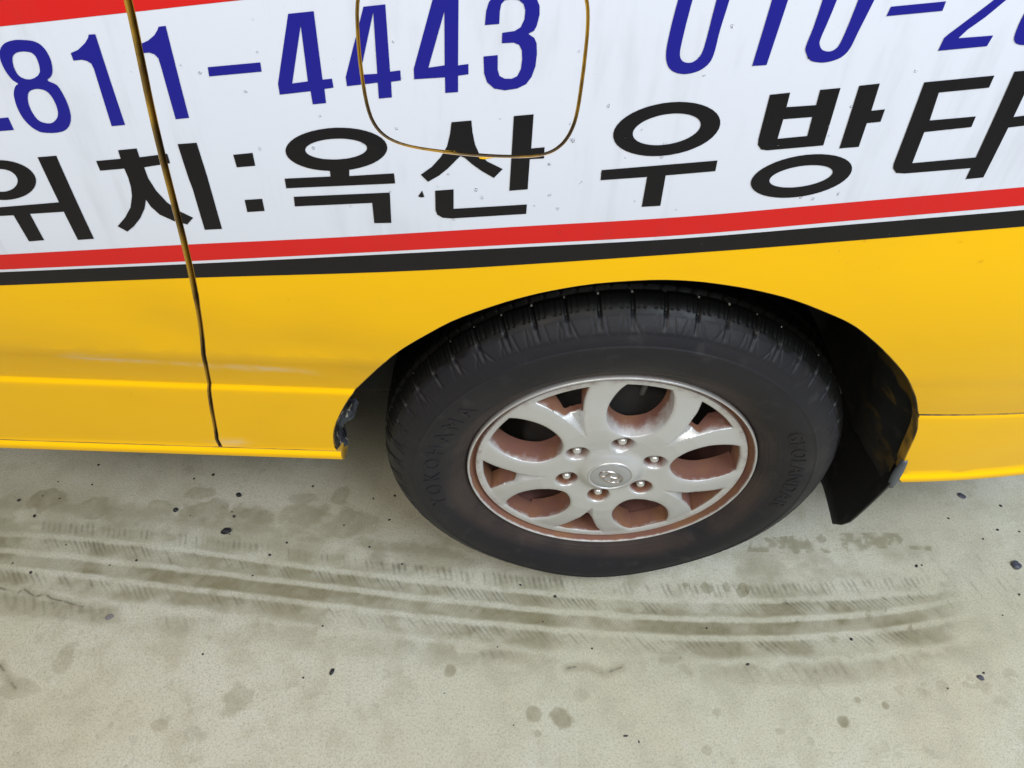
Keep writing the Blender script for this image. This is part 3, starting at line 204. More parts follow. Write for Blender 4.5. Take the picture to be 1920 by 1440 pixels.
# rubber
m = M['rubber'] = mat('tyre_rubber', (.035, .034, .036), .62, 0, 0, .28); n = N(m)
du = n.attr('dust'); tr = n.attr('tread'); k = n.noise(9, 5); k2 = n.noise(120, 4)
side = n.mix(n.math('MULTIPLY', du, n.ramp(k, .25, .65)), (.012, .012, .016), (.045, .032, .029))
side = n.mix(n.ramp(n.noise(34, 5, sc3=(1, .2, 1)), .56, .72, 0, .30), side, (.05, .048, .048))
c = n.mix(tr, side, (.0045, .0045, .0045))
c = n.mix(n.ramp(k2, .735, .77, 0, .35), c, (.10, .095, .09))
n.l(c, n.b.inputs['Base Color']); n.l(n.math('SUBTRACT', n.fmix(n.noise(11, 5), .34, .74), n.math('MULTIPLY', tr, .12)), n.b.inputs['Roughness']); n.bump(n.noise(210, 4), .0006, .35)
m = M['droplet'] = mat('rain_water', (1, 1, 1), .02); m.node_tree.nodes['Principled BSDF'].inputs['Transmission Weight'].default_value = 1; m.node_tree.nodes['Principled BSDF'].inputs['IOR'].default_value = 1.33
# floor
m = M['floor'] = mat('painted_concrete', (.4, .4, .36), .6); n = N(m)
mud = n.attr('mud'); dk = n.attr('dark'); big = n.noise(2.2, 6); mid = n.noise(16, 7, rough=.65); fine = n.noise(260, 5, rough=.7)
c = n.mix(n.ramp(big, .35, .68), (.53, .52, .445), (.47, .445, .335))
c = n.mix(n.ramp(mid, .44, .66, 0, .75), c, (.40, .378, .29))
c = n.mix(n.ramp(mid, .20, .42, .5, 0), c, (.58, .575, .53))
c = n.mix(n.ramp(n.noise(540, 2), .30, .44, .45, 0), c, (.68, .67, .61))
c = n.mix(mud, c, (.150, .126, .056)); c = n.mix(dk, c, (.035, .033, .022))
c = n.mix(n.ramp(fine, .44, .74, 0, .75), c, (.25, .24, .175))
c = n.mix(n.ramp(n.noise(620, 3, rough=.7), .50, .66, 0, .55), c, (.22, .21, .155))
c = n.mix(n.ramp(n.noise(110, 3), .735, .775, 0, .7), c, (.07, .068, .06))
n.l(c, n.b.inputs['Base Color']); n.l(n.fmix(n.noise(8, 5), .40, .62), n.b.inputs['Roughness']); n.bump(n.noise(420, 5), .0009, .35)
m = M['stone'] = mat('black_grit', (.012, .012, .016), .55); M['slate'] = mat('blue_grey_stone', (.055, .058, .085), .5); M['grey'] = mat('grey_chip', (.17, .155, .165), .6)

# ---------------------------------------------------------------- objects
def parent(o, p):
    o.parent = p
    if p is not None:
        t = p
        while t.parent is not None: t = t.parent
        # every parent below the van root sits at the origin of its own parent, so only the root offset is undone here
        o.matrix_parent_inverse = Matrix.Translation(-t.location) if p is t else Matrix.Identity(4)
def empty(name, loc=(0, 0, 0), par=None):
    o = bpy.data.objects.new(name, None); C.objects.link(o); o.location = loc; o.empty_display_size = .1
    if par: parent(o, par)
    return o
def mobj(name, V, F, material, par=None, normals=None, smooth=True, attrs=None, mats=None, midx=None):
    me = bpy.data.meshes.new(name); me.from_pydata([tuple(map(float, v)) for v in V], [], [tuple(map(int, f)) for f in F])
    for mm in (mats or [material]): me.materials.append(mm)
    if midx is not None: me.polygons.foreach_set('material_index', np.asarray(midx, np.int32))
    me.polygons.foreach_set('use_smooth', [smooth]*len(me.polygons))
    for k, a in (attrs or {}).items():
        at = me.attributes.new(k, 'FLOAT', 'POINT'); at.data.foreach_set('value', np.asarray(a, np.float32))
    me.update()
    if normals is not None: me.normals_split_custom_set_from_vertices([tuple(map(float, q)) for q in normals])
    o = bpy.data.objects.new(name, me); C.objects.link(o)
    if par: parent(o, par)
    return o
def fill2d(outer, holes=(), xs=(), zs=()):
    """triangulated polygon in the x-z plane, cut along the grid lines xs, zs -> bmesh"""
    bm = bmesh.new()
    for lp in [outer, *holes]:
        vs = [bm.verts.new((a, 0, b)) for a, b in lp]
        for i in range(len(vs)): bm.edges.new((vs[i], vs[(i+1) % len(vs)]))
    bmesh.ops.triangle_fill(bm, use_beauty=True, use_dissolve=False, edges=bm.edges[:], normal=(0, -1, 0))
    co = np.array([v.co for v in bm.verts]); lo = co.min(0); hi = co.max(0)
    for ax, vals in ((0, xs), (2, zs)):
        no = (1, 0, 0) if ax == 0 else (0, 0, 1)
        for t in vals:
            if lo[ax]+1e-4 < t < hi[ax]-1e-4:
                bmesh.ops.bisect_plane(bm, geom=bm.verts[:]+bm.edges[:]+bm.faces[:], dist=1e-6, plane_co=(t*no[0], 0, t*no[2]), plane_no=no)
    return bm
def cut_line(bm, poly, closed=False):
    """cut the faces along every segment of a polyline (x, z)"""
    k = len(poly) if closed else len(poly)-1
    for i in range(k):
        a = poly[i]; b = poly[(i+1) % len(poly)]; lo = np.minimum(a, b)-2e-4; hi = np.maximum(a, b)+2e-4
        fs = [f for f in bm.faces if min(v.co.x for v in f.verts) < hi[0] and max(v.co.x for v in f.verts) > lo[0] and min(v.co.z for v in f.verts) < hi[1] and max(v.co.z for v in f.verts) > lo[1]]
        if not fs: continue
        g = set(fs)
        for f in fs: g.update(f.edges); g.update(f.verts)
        d = b-a
        bmesh.ops.bisect_plane(bm, geom=list(g), dist=1e-7, plane_co=(a[0], 0, a[1]), plane_no=(d[1], 0, -d[0]))
def inside(pts, poly):
    x, z = pts[:, 0], pts[:, 1]; r = np.zeros(len(pts), bool); q = np.roll(poly, -1, 0)
    for (x1, z1), (x2, z2) in zip(poly, q):
        if z1 == z2: continue
        c = ((z1 > z) != (z2 > z)) & (x < (x2-x1)*(z-z1)/(z2-z1)+x1); r ^= c
    return r
def bm_arrays(bm):
    bm.verts.ensure_lookup_table(); bm.verts.index_update()
    V = np.array([v.co for v in bm.verts]); F = []
    for f in bm.faces:
        idx = [v.index for v in f.verts]; p = V[idx]
        ar = sum(p[i, 0]*p[(i+1) % len(p), 2]-p[(i+1) % len(p), 0]*p[i, 2] for i in range(len(p)))
        F.append(idx if ar > 0 else idx[::-1])         # counter-clockwise in x-z faces -y
    return V, F
def snorm(x, z):
    e = .002; dx = (S(x+e, z)-S(x-e, z))/(2*e); dz = (S(x, z+e)-S(x, z-e))/(2*e)
    nn = np.stack([dx, -np.ones_like(dx), dz], -1); return nn/np.linalg.norm(nn, axis=1)[:, None]
def boundary(F):
    from collections import defaultdict
    cnt = {}
    for fi, f in enumerate(F):
        for i in range(len(f)):
            a, b = f[i], f[(i+1) % len(f)]; cnt.setdefault((min(a, b), max(a, b)), []).append((a, b))
    return [v[0] for v in cnt.values() if len(v) == 1]
def edge_dirs(V, E):
    """per boundary vertex the 2-D direction pointing out of the panel"""
    D = {}
    for a, b in E:
        d = V[b]-V[a]; nrm = np.array([d[2], 0, -d[0]]); nrm /= (np.linalg.norm(nrm)+1e-12)      # interior lies left of a->b
        for k in (a, b): D[k] = D.get(k, 0)+nrm
    return {k: v/(np.linalg.norm(v)+1e-12) for k, v in D.items()}
def conform(name, bm, material, par, off=0., hem=None, hemmat=None, scuff=None):
    V, F = bm_arrays(bm); bm.free(); x, z = V[:, 0], V[:, 2]
    V[:, 1] = S(x, z)-off; NN = snorm(x, z); mi = [0]*len(F); V = list(V); NN = list(NN); nv0 = len(V)
    if hem:
        E = boundary(F); D = edge_dirs(np.array(V), E); ring = []
        rows = [(.0, 0., 0.), (.0010, .0004, .5), (.0016, .0016, .9), (.0016, hem, 1.)]
        idx = {k: [] for k in D}
        for k, d in D.items():
            for o_, dy, wn in rows:
                v = V[k]+d*o_; v = v+np.array([0, dy, 0]); nn = NN[k]*(1-wn)+d*wn
                idx[k].append(len(V)); V.append(v); NN.append(nn/np.linalg.norm(nn))
        for a, b in E:
            for r in range(len(rows)-1):
                F.append([idx[b][r], idx[a][r], idx[a][r+1], idx[b][r+1]]); mi.append(1 if hemmat else 0)
    V = np.array(V)
    at = {'scuff': scuff(V[:, 0], V[:, 2])} if scuff else None
    return mobj(name, V, F, material, par, NN, True, at, [material]+([hemmat] if hemmat else []), mi)
def lathe(name, prof, nseg, material, par, centre=(0, 0, .338), attrs=None, flip=False):
    """prof: (r, y) points, axis along y"""
    pr = np.array(prof); th = np.linspace(0, 2*np.pi, nseg, endpoint=False); k = len(pr)
    V = np.stack([np.outer(np.cos(th), pr[:, 0]), np.tile(pr[:, 1], (nseg, 1)), np.outer(np.sin(th), pr[:, 0])], -1).reshape(-1, 3)+np.array(centre)
    F = []
    for i in range(nseg):
        j = (i+1) % nseg
        for q in range(k-1):
            f = [i*k+q, i*k+q+1, j*k+q+1, j*k+q]; F.append(f[::-1] if flip else f)
    at = {a: np.tile(np.asarray(v, float), nseg) for a, v in (attrs or {}).items()}
    return mobj(name, V, F, material, par, None, True, at)
def box_bm(bm, x0, x1, y0, y1, z0, z1):
    vs = [bm.verts.new(c) for c in ((x0, y0, z0), (x1, y0, z0), (x1, y1, z0), (x0, y1, z0), (x0, y0, z1), (x1, y0, z1), (x1, y1, z1), (x0, y1, z1))]
    for f in ((0, 3, 2, 1), (4, 5, 6, 7), (0, 1, 5, 4), (1, 2, 6, 5), (2, 3, 7, 6), (3, 0, 4, 7)): bm.faces.new([vs[i] for i in f])
def bmobj(name, bm, material, par, smooth=False, bevel=0):
    me = bpy.data.meshes.new(name)
    if bevel: bmesh.ops.bevel(bm, geom=bm.edges[:], offset=bevel, segments=2, affect='EDGES', profile=.5)
    bmesh.ops.recalc_face_normals(bm, faces=bm.faces[:]); bm.to_mesh(me); bm.free(); me.materials.append(material)
    for p_ in me.polygons: p_.use_smooth = smooth
    o = bpy.data.objects.new(name, me); C.objects.link(o)
    if par: parent(o, par)
    return o

# ---------------------------------------------------------------- floor: one sheet, fine where the photograph sees it
def vnoise(nx, ny, cx, cy, seed):
    r = np.random.default_rng(seed); g = r.random((cx+2, cy+2)); u = np.linspace(0, cx-.001, nx); v = np.linspace(0, cy-.001, ny)
    iu = u.astype(int); iv = v.astype(int); fu = (u-iu)[:, None]; fv = (v-iv)[None]; fu = fu*fu*(3-2*fu); fv = fv*fv*(3-2*fv)
    a = g[np.ix_(iu, iv)]; b = g[np.ix_(iu+1, iv)]; c_ = g[np.ix_(iu, iv+1)]; d_ = g[np.ix_(iu+1, iv+1)]
    return (a*(1-fu)+b*fu)*(1-fv)+(c_*(1-fu)+d_*fu)*fv
def fbm(nx, ny, cx, cy, seed, oct=4):
    o = 0; am = 1; t = 0
    for k in range(oct): o = o+am*vnoise(nx, ny, cx*2**k, cy*2**k, seed+k); t += am; am *= .55
    return o/t
fx = np.arange(-1.20, 1.02, .0016); fy = np.arange(-.40, .43, .0016)
gx = np.concatenate([[-14, -6, -3, -2, -1.6, -1.35], fx, [1.2, 1.5, 2, 3, 6, 14]]); gy = np.concatenate([[-12, -5, -2.5, -1.3, -.8, -.50], fy, [.55, .75, 1, 1.4, 2.2, 5, 12]])
nx, ny = len(gx), len(gy); X, Y = np.meshgrid(gx, gy, indexing='ij')
nz1 = fbm(nx, ny, 26, 14, 1, 5); nz2 = fbm(nx, ny, 150, 58, 11, 4); nz3 = fbm(nx, ny, 9, 5, 21, 4); warp = fbm(nx, ny, 60, 30, 31, 4)-.5; warp2 = fbm(nx, ny, 60, 30, 41, 4)-.5
sst = lambda v, a, b: (lambda t: t*t*(3-2*t))(np.clip((v-a)/(b-a), 0, 1))
mud = np.zeros_like(X); dark = np.zeros_like(X); lift = np.zeros_like(X)
ya, yb, yc = [np.polyval(c_, np.clip(X, -1.2, .78)) for c_ in (TRK_A, TRK_B, TRK_C)]
u_ = X+.0; ext = sst(X, -1.5, -1.2)*(1-sst(X+.05*warp, .60, .70))
fade = .40+.75*nz3
def band(lo, hi, e=.004): return sst(Y, lo-e, lo+e)*(1-sst(Y, hi-e, hi+e))
wl = .0055*warp+.0030*(nz2-.5)
r1 = band(yb+.005+wl, ya-.005+wl); r2 = band(yc+.005+wl, yb-.005+wl); r3 = band(yc-.034+.02*warp, yc-.005+wl, .006); r0 = band(ya+.005+wl, ya+.030+.012*warp, .006)
blk = np.random.default_rng(77)
def ticks(per, slant, duty, yref, lo, hi, seed, tap=1.):
    """broken slanted tread strokes, in clusters, tapering across the rib"""
    u = X+slant*(Y-yref)+.006*warp2+.003*(nz2-.5); ph = u/per; k = np.floor(ph).astype(int); f = ph-k
    rr_ = np.random.default_rng(seed).random(4000); a_ = rr_[k % 4000]; cl = rr_[(np.floor(u/(per*4.3)).astype(int)+999) % 4000]
    wd = duty*(.45+.8*rr_[(k+77) % 4000]); v = np.clip((Y-lo)/(hi-lo), 0, 1); v0 = .5*rr_[(k+555) % 4000]
    st = sst(f, .5-wd, .5-wd*.35)*(1-sst(f, .5+wd*.35, .5+wd))
    return st*sst(v, v0-.12, v0+.12)*(.35+.65*v**tap)*sst(a_, .05, .35)*(.25+.75*sst(cl, .02, .30))
film = .34*sst(nz1+.5*warp, .32, .66)*band(yc-.075, ya+.10, .03)*(1-sst(X, .62, .8))
gro = band(ya-.006+wl, ya+.004+wl, .0022)+band(yb-.006+wl, yb+.004+wl, .0022)+band(yc-.006+wl, yc+.004+wl, .0022)+.7*band(yc-.046+wl, yc-.038+wl, .003)
mud += film
mud += ext*fade*(r1*(.36+.55*(nz1-.35))+r2*(.56+.5*(nz1-.4))+r3*(.30+.7*(nz1-.45))+r0*(.16+.7*(nz1-.5)))
mud *= 1-.72*np.clip(gro, 0, 1)*sst(nz2, .18, .42)*sst(nz3+.3*warp, .22, .40)
tk = sst(nz3+.35*warp, .24, .46)
gr_ = .55+.9*(nz2-.25)
dark += ext*gr_*(tk*r1*ticks(.0092, .80, .34, yb, yb, ya, 5)*.80+tk*r0*ticks(.0105, .25, .30, ya, ya, ya+.03, 6)*.62+tk*r3*ticks(.0110, .9, .32, yc, yc-.034, yc, 7)*.66+r2*ticks(.0064, -.6, .34, yc, yc, yb, 8)*.26)
r4 = band(yc-.085+.02*warp, yc-.052+.02*warp, .006); dark += ext*r4*ticks(.017, .5, .26, yc, yc-.085, yc-.05, 9)*.42*sst(nz3, .5, .62)*gr_
mud += ext*r4*.22*sst(nz3, .45, .6)
dark += .16*sst(nz2+.3*(nz1-.5), .68, .78)*sst(nz3, .40, .6)
# second, fainter print further under the van and toward the right
ye = ya+.062; r5 = band(ye-.010+wl, ye+.012+wl, .005)
mud += r5*.16*(1-sst(X, .2, .45))*sst(nz1, .40, .6)
for px_, py_, rx_, ry_, s_ in STAINS:
    d_ = np.sqrt(((X-px_)/rx_)**2+((Y-py_)/ry_)**2)+1.1*warp+.5*(nz2-.5)
    mud = np.maximum(mud, s_*.72*(1-sst(d_, .70, 1.0))*(.70+.6*nz2))
for pl in PATCHES:
    pl = P2(pl); ins = inside(np.stack([(X+.006*warp).ravel(), (Y+.006*warp2).ravel()], 1), pl).reshape(X.shape); mud = np.maximum(mud, ins*.62*sst(nz2+.35*(nz1-.5), .34, .58)*(.55+.6*nz1))
for pl in CRACKS:
    pl = P2(pl)
    for a, b in zip(pl[:-1], pl[1:]):
        bx = (X > min(a[0], b[0])-.02) & (X < max(a[0], b[0])+.02) & (Y > min(a[1], b[1])-.02) & (Y < max(a[1], b[1])+.02)
        d_ = b-a; t_ = np.clip(((X-a[0])*d_[0]+(Y-a[1])*d_[1])/(d_@d_), 0, 1); q_ = np.hypot(X-a[0]-t_*d_[0]+.004*warp2, Y-a[1]-t_*d_[1]+.004*warp)
        dark = np.maximum(dark, bx*.75*(1-sst(q_, .0004, .0026))*sst(nz2, .40, .60)); mud = np.maximum(mud, bx*.40*(1-sst(q_, .001, .014)))
for px_, py_ in FOOT:
    d_ = np.hypot((X-px_)/.017, (Y-py_)/.015)+.8*warp; pat = sst(nz2, .45, .55)
    lift += (1-sst(d_, .6, 1.0))*(pat-.5)*.5; mud = np.maximum(mud, .22*(1-sst(d_, .5, 1.0))*pat)
right = sst(X, .58, .70)*band(yc-.02, ya+.06, .02); dark += right*.40*ticks(.018, .4, .16, ya, yc-.02, ya+.06, 12)*sst(nz2, .50, .62)
mud = np.clip(mud*(.82+.36*nz2), 0, .9); dark = np.clip(dark, 0, .85)
Z = -.0006*mud+.0004*(nz1-.5)*(np.abs(X) < 1.3)-.0008*np.clip(lift, -1, 1); Z[Y > .43] = 0
V = np.stack([X, Y, Z], -1).reshape(-1, 3); i0 = (np.arange(nx-1)[:, None]*ny+np.arange(ny-1)[None]).ravel()
Fq = np.stack([i0, i0+ny, i0+ny+1, i0+1], 1)
me = bpy.data.meshes.new('floor'); me.vertices.add(len(V)); me.vertices.foreach_set('co', V.astype(np.float32).ravel())
me.loops.add(Fq.size); me.loops.foreach_set('vertex_index', Fq.astype(np.int32).ravel())
me.polygons.add(len(Fq)); me.polygons.foreach_set('loop_start', np.arange(0, Fq.size, 4, dtype=np.int32)); me.polygons.foreach_set('use_smooth', np.ones(len(Fq), bool))
me.update(calc_edges=True); me.validate()
for k_, a_ in (('mud', mud), ('dark', dark)): at = me.attributes.new(k_, 'FLOAT', 'POINT'); at.data.foreach_set('value', a_.astype(np.float32).ravel())
me.materials.append(M['floor']); floor = bpy.data.objects.new('floor', me); C.objects.link(floor); floor['kind'] = 'structure'

# ---------------------------------------------------------------- the van
van = empty('van', (0, .85, 0)); van['label'] = 'yellow minivan with white lettered side vinyl, dented door and rust-stained rear wheel'; van['category'] = 'van'
GX = np.arange(-1.3, 1.2, .0175); GZ = np.concatenate([np.arange(.30, 1.3, .0175), ZW+np.array([-.0035, -.0005, .0035, .0075, .0115, .0155, .018, .165, .1675, .1705, .173, .1755, .178, .237, .241])])
XL, XR, ZT = -1.12, 1.0, 1.25
zb = ZW+.018
gl = GAPL[GAPL[:, 1].argsort()]; gr = GAPR[GAPR[:, 1].argsort()]
gl = np.vstack([[gl[0, 0], zb+.0015], gl[gl[:, 1] > zb+.004], [gl[-1, 0]+.01, ZT]]); gr = np.vstack([[gr[0, 0], zb+.0015], gr[gr[:, 1] > zb+.004], [gr[-1, 0]+.01, ZT]])
def scuff(x, z):
    zc_ = ZW+.2445-.058*(x+.80)/1.0
    return np.exp(-((z-zc_)/.0042)**2)*(sst(x, -.74, -.70)*(1-sst(x, -.66, -.56))*.8+sst(x, -.60, -.56)*(1-sst(x, -.47, -.40)))+.9*np.exp(-((z-ZW-.030)/.006)**2-((x+.575)/.02)**2)
doorP = np.vstack([[XL, zb+.0015], gl, [XL, ZT]])
door = conform('sliding_door', fill2d(doorP, (), GX, GZ), M['yellow'], van, 0, .016, M['jamb'], scuff)
seam = ARCH[-1]
ar = ARCH.copy(); ar[0, 1] = zb+.0015
zs_ = ZW+.1765
ar = np.vstack([ar[:-1][ar[:-1, 1] > 0], [ar[-1, 0], zs_]])
quarterP = np.vstack([gr[0], ar, [XR, zs_], [XR, ZT], gr[::-1][:-1]])
fc = FLAP.mean(0); FLAPo = fc+(FLAP-fc)*(1+.0034/np.linalg.norm(FLAP-fc, axis=1))[:, None]
quarter = conform('quarter_panel', fill2d(quarterP, [FLAPo], GX, GZ), M['yellow'], van, 0, .016, M['archlip'], scuff)
fuel = conform('fuel_flap', fill2d(FLAP, (), GX, GZ), M['yellow'], van, 0, .012, M['jamb'])
fuel['label'] = 'fuel filler flap with chipped yellow edge'
# sill lip below door and quarter panel
silP = np.array([[XL, ZW-.004], [-.4095, ZW-.004], [-.412, zb], [XL, zb]])
conform('sill_lip', fill2d(silP, (), GX, GZ), M['yellow'], van, 0, .03, M['jamb'])
ab = ARCHB.copy(); ab = ab[ab[:, 1] < zs_-.004]
bumP = np.vstack([[ab[0, 0], zs_-.0028], ab[ab[:, 1] > ZW-.004+.004], [ab[-1, 0], ZW-.004], [XR, ZW-.004], [XR, zs_-.0028]])
bumper = conform('rear_bumper', fill2d(bumP, (), GX, GZ), M['yellow'], van, 0, .02, M['archlip'])
# vinyl: every sheet, stripe and character is cut where the panels part, and rides on its own panel
doorR = np.vstack([[XL-1, .1], [gl[0, 0], .1], gl, [gl[-1, 0], 2], [XL-1, 2]])
quartR = np.vstack([[gr[0, 0], .1], [XR+1, .1], [XR+1, 2], [gr[-1, 0], 2], gr[::-1]])
def islands(b):
    b.faces.ensure_lookup_table(); b.faces.index_update(); left = set(range(len(b.faces))); out = []
    while left:
        st = [left.pop()]; cur = set(st)
        while st:
            for e in b.faces[st.pop()].edges:
                for g_ in e.link_faces:
                    if g_.index in left: left.discard(g_.index); cur.add(g_.index); st.append(g_.index)
        out.append(cur)
    return out
def stick(name, colour, outer, holes, off):
    bm = fill2d(outer, holes, GX, GZ); lo = outer.min(0); hi = outer.max(0)
    if lo[0] < -.40 and hi[0] > -.72: cut_line(bm, gl); cut_line(bm, gr)
    if hi[0] > -.33 and lo[0] < -.06 and hi[1] > FLAPo[:, 1].min(): cut_line(bm, FLAP, True); cut_line(bm, FLAPo, True)
    made = []
    cen = lambda b: np.array([[f.calc_center_median().x, f.calc_center_median().z] for f in b.faces])
    c0 = cen(bm); ind = inside(c0, doorR); inf = inside(c0, FLAP); info = inside(c0, FLAPo); inq = inside(c0, quartR) & ~info
    for msk, par in ((ind, door), (inf, fuel), (inq, quarter)):
        if not msk.any(): continue
        b2 = bm.copy(); b2.faces.ensure_lookup_table()
        bmesh.ops.delete(b2, geom=[f for f, k_ in zip(b2.faces, msk) if not k_], context='FACES')
        for isl in islands(b2):
            b3 = b2.copy(); b3.faces.ensure_lookup_table()
            bmesh.ops.delete(b3, geom=[f for i, f in enumerate(b3.faces) if i not in isl], context='FACES'); made.append(conform(name, b3, M[colour], par, off))
        b2.free()
    bm.free(); return made
stick('vinyl_sheet', 'white', np.vstack([WB, TRB[::-1]]), (), .00035)
stick('red_stripe', 'red', np.vstack([RB, RT[::-1]]), (), .0006)
stick('red_stripe', 'red', np.vstack([TRB, TRB[::-1]+np.array([0, .12])]), (), .0006)
stick('black_stripe', 'black', np.vstack([BB, WB[::-1]]), (), .0005)
for nm, col, o_, hs in GL: stick(nm, col, P2(o_), [P2(h) for h in hs], .0008)
# yellow paint showing where the vinyl is torn at the flap's lower edge
# rain drops on the vinyl
Vd = []; Fd = []
for k_ in range(95):
    x_ = -.55+1.0*rng.random() if k_ < 60 else -.10+.16*rng.standard_normal(); z_ = .80+.22*rng.random() if k_ < 60 else .90+.05*rng.standard_normal()
    if not .79 < z_ < 1.03 or not -.48 < x_ < .5: continue
    rr = .0008+.0012*rng.random()**2; b_ = len(Vd); y_ = float(S(x_, z_))-.0004; sx_ = .8+.3*rng.random(); sz_ = 1+.5*rng.random()
    for i in range(3):
        a_ = i/3*math.pi/2
        for j in range(10):
            t_ = j/10*2*math.pi; Vd.append((x_+rr*sx_*math.cos(a_)*math.cos(t_), y_-rr*.38*math.sin(a_), z_+rr*sz_*math.cos(a_)*math.sin(t_)))
    Vd.append((x_, y_-rr*.38, z_))
    for i in range(2):
        for j in range(10): Fd.append((b_+i*10+j, b_+i*10+(j+1) % 10, b_+i*10+10+(j+1) % 10, b_+i*10+10+j))
    for j in range(10): Fd.append((b_+20+j, b_+20+(j+1) % 10, b_+30))
o = mobj('rain_drops', Vd, Fd, M['droplet'], quarter); o['kind'] = 'stuff'

# ---------------------------------------------------------------- wheel arch, underside, closed upper body
WC = np.array([0, 0, ZW])
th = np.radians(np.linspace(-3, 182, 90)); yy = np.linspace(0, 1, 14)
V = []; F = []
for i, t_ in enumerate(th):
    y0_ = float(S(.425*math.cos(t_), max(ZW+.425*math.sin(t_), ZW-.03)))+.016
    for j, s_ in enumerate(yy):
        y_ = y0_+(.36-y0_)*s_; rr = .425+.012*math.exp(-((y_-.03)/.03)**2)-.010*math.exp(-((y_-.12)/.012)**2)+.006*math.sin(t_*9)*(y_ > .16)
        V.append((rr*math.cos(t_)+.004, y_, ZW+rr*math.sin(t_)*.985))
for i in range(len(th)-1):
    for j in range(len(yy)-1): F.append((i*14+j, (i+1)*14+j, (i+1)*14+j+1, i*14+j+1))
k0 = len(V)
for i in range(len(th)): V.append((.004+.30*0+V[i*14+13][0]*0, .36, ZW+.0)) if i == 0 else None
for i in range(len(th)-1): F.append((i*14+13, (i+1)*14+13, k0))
mobj('arch_liner', V, F, M['plastic'], van, attrs={'yellow_patch': [math.exp(-((math.atan2(v[2]-ZW, v[0])-.36)/.30)**2)*math.exp(-max(0, v[1]-.0)/.11) for v in V]})
bm = bmesh.new()
box_bm(bm, -2.4, -.44, .10, 1.66, ZW+.012, .56); box_bm(bm, .49, 1.0, .10, 1.66, ZW+.02, .56); box_bm(bm, -.44, .49, .38, 1.66, ZW+.012, .56)
box_bm(bm, -.455, -.30, .14, .30, ZW+.006, ZW+.10)
bmobj('underbody', bm, M['dark'], van, bevel=.006)
bm = bmesh.new(); box_bm(bm, -2.4, 1.04, .13, 1.68, .78, 1.30); bmobj('cabin_shell', bm, M['yellow'], van, bevel=.02)
bm = bmesh.new(); box_bm(bm, -2.4, 1.02, .17, 1.64, 1.29, 1.78); bmobj('window_band', bm, mat('tinted_glass', (.01, .012, .012), .08), van, bevel=.02)
bm = bmesh.new(); box_bm(bm, -2.4, 1.02, .20, 1.61, 1.77, 1.92); bmobj('roof', bm, M['yellow'], van, bevel=.06)
# mud flap: a curved rubber sheet behind the tyre, its outer edge hugging the bumper
cols = np.linspace(0, 1, 14); rows_ = np.linspace(0, 1, 16); V = []; F = []
def flap_pt(a, b):
    z_ = .175+(.47-.175)*b; x_ = .412+.030*math.sin(min(b*1.25, 1)*math.pi/2)+.02*max(0, b-.6); y_ = -.002+.215*a
    if b < .16: y_ += .020*(1-b/.16)**2*(1-a)**3
    y_ += .030*float(sst(np.array(b), .62, .85)); x_ += .010*math.sin(a*math.pi)*(.4+.6*b)+.006*a; z_ -= .012*a*(1-b)
    if .45 < a: x_ -= .004*sst(np.array(a), .45, .6)
    return x_, y_, z_
for s_ in (0, .0045):
    for b in rows_:
        for a in cols:
            x_, y_, z_ = flap_pt(a, b); V.append((x_+s_, y_, z_))
nb, na = len(rows_), len(cols); o2 = na*nb
for i in range(nb-1):
    for j in range(na-1):
        a = i*na+j; F.append((a, a+1, a+na+1, a+na)); F.append((o2+a, o2+a+na, o2+a+na+1, o2+a+1))
for j in range(na-1): F.append((j, o2+j, o2+j+1, j+1)); a = (nb-1)*na+j; F.append((a, a+1, o2+a+1, o2+a))
for i in range(nb-1): a = i*na; F.append((a, a+na, o2+a+na, o2+a)); a = i*na+na-1; F.append((a, o2+a, o2+a+na, a+na))
flap = mobj('mud_flap', V, F, M['flap'], van, smooth=True)
md = flap.modifiers.new('bevel', 'BEVEL'); md.width = .0012; md.segments = 2; md.limit_method = 'ANGLE'
# grey clip that pins the flap to the bumper edge
V = []; F = []; ns = 12
for i in range(ns+1):
    t_ = i/ns; x_ = .4335+.012*t_; z_ = .398-.075*t_; y_ = -.001+.004*t_; wd = .0060*math.sin(math.pi*(.12+.76*t_))+.002
    for a, b in ((-1, 0), (-.6, -1), (.6, -1), (1, 0), (.6, .5), (-.6, .5)): V.append((x_+wd*a, y_+.005*b, z_+.3*wd*a))
for i in range(ns):
    for j in range(6): F.append((i*6+j, i*6+(j+1) % 6, i*6+6+(j+1) % 6, i*6+6+j))
F += [tuple(range(6))[::-1], tuple(ns*6+j for j in range(6))]
mobj('flap_clip', V, F, M['clip'], van)
# torn, folded metal at the foot of the arch in front of the wheel
r_ = random.Random(5); V = []; F = []; nr = 22; nc = 7
for i in range(nr):
    t_ = i/(nr-1); z_ = ZW+.006+.155*t_; k_ = np.argsort(np.abs(ARCH[:30, 1]-z_))[0]; xe = float(np.interp(z_, ARCH[:14, 1], ARCH[:14, 0]))
    for j in range(nc):
        s_ = j/(nc-1); wv = .010*math.sin(t_*9+s_*3)+.006*(r_.random()-.5)
        V.append((xe+.0015+.020*s_*math.sin(math.pi*min(1, t_*1.15+.08))+wv*s_, float(S(xe, z_))+.003+.034*s_+.008*math.sin(t_*14)*s_, z_+.006*(r_.random()-.5)*s_))
for i in range(nr-1):
    for j in range(nc-1): F.append((i*nc+j, i*nc+j+1, i*nc+nc+j+1, i*nc+nc+j))
o = mobj('torn_edge', V, F, M['torn'], van, smooth=False); o['label'] = 'torn and bent metal edge with flaking paint'
md = o.modifiers.new('solid', 'SOLIDIFY'); md.thickness = .0012

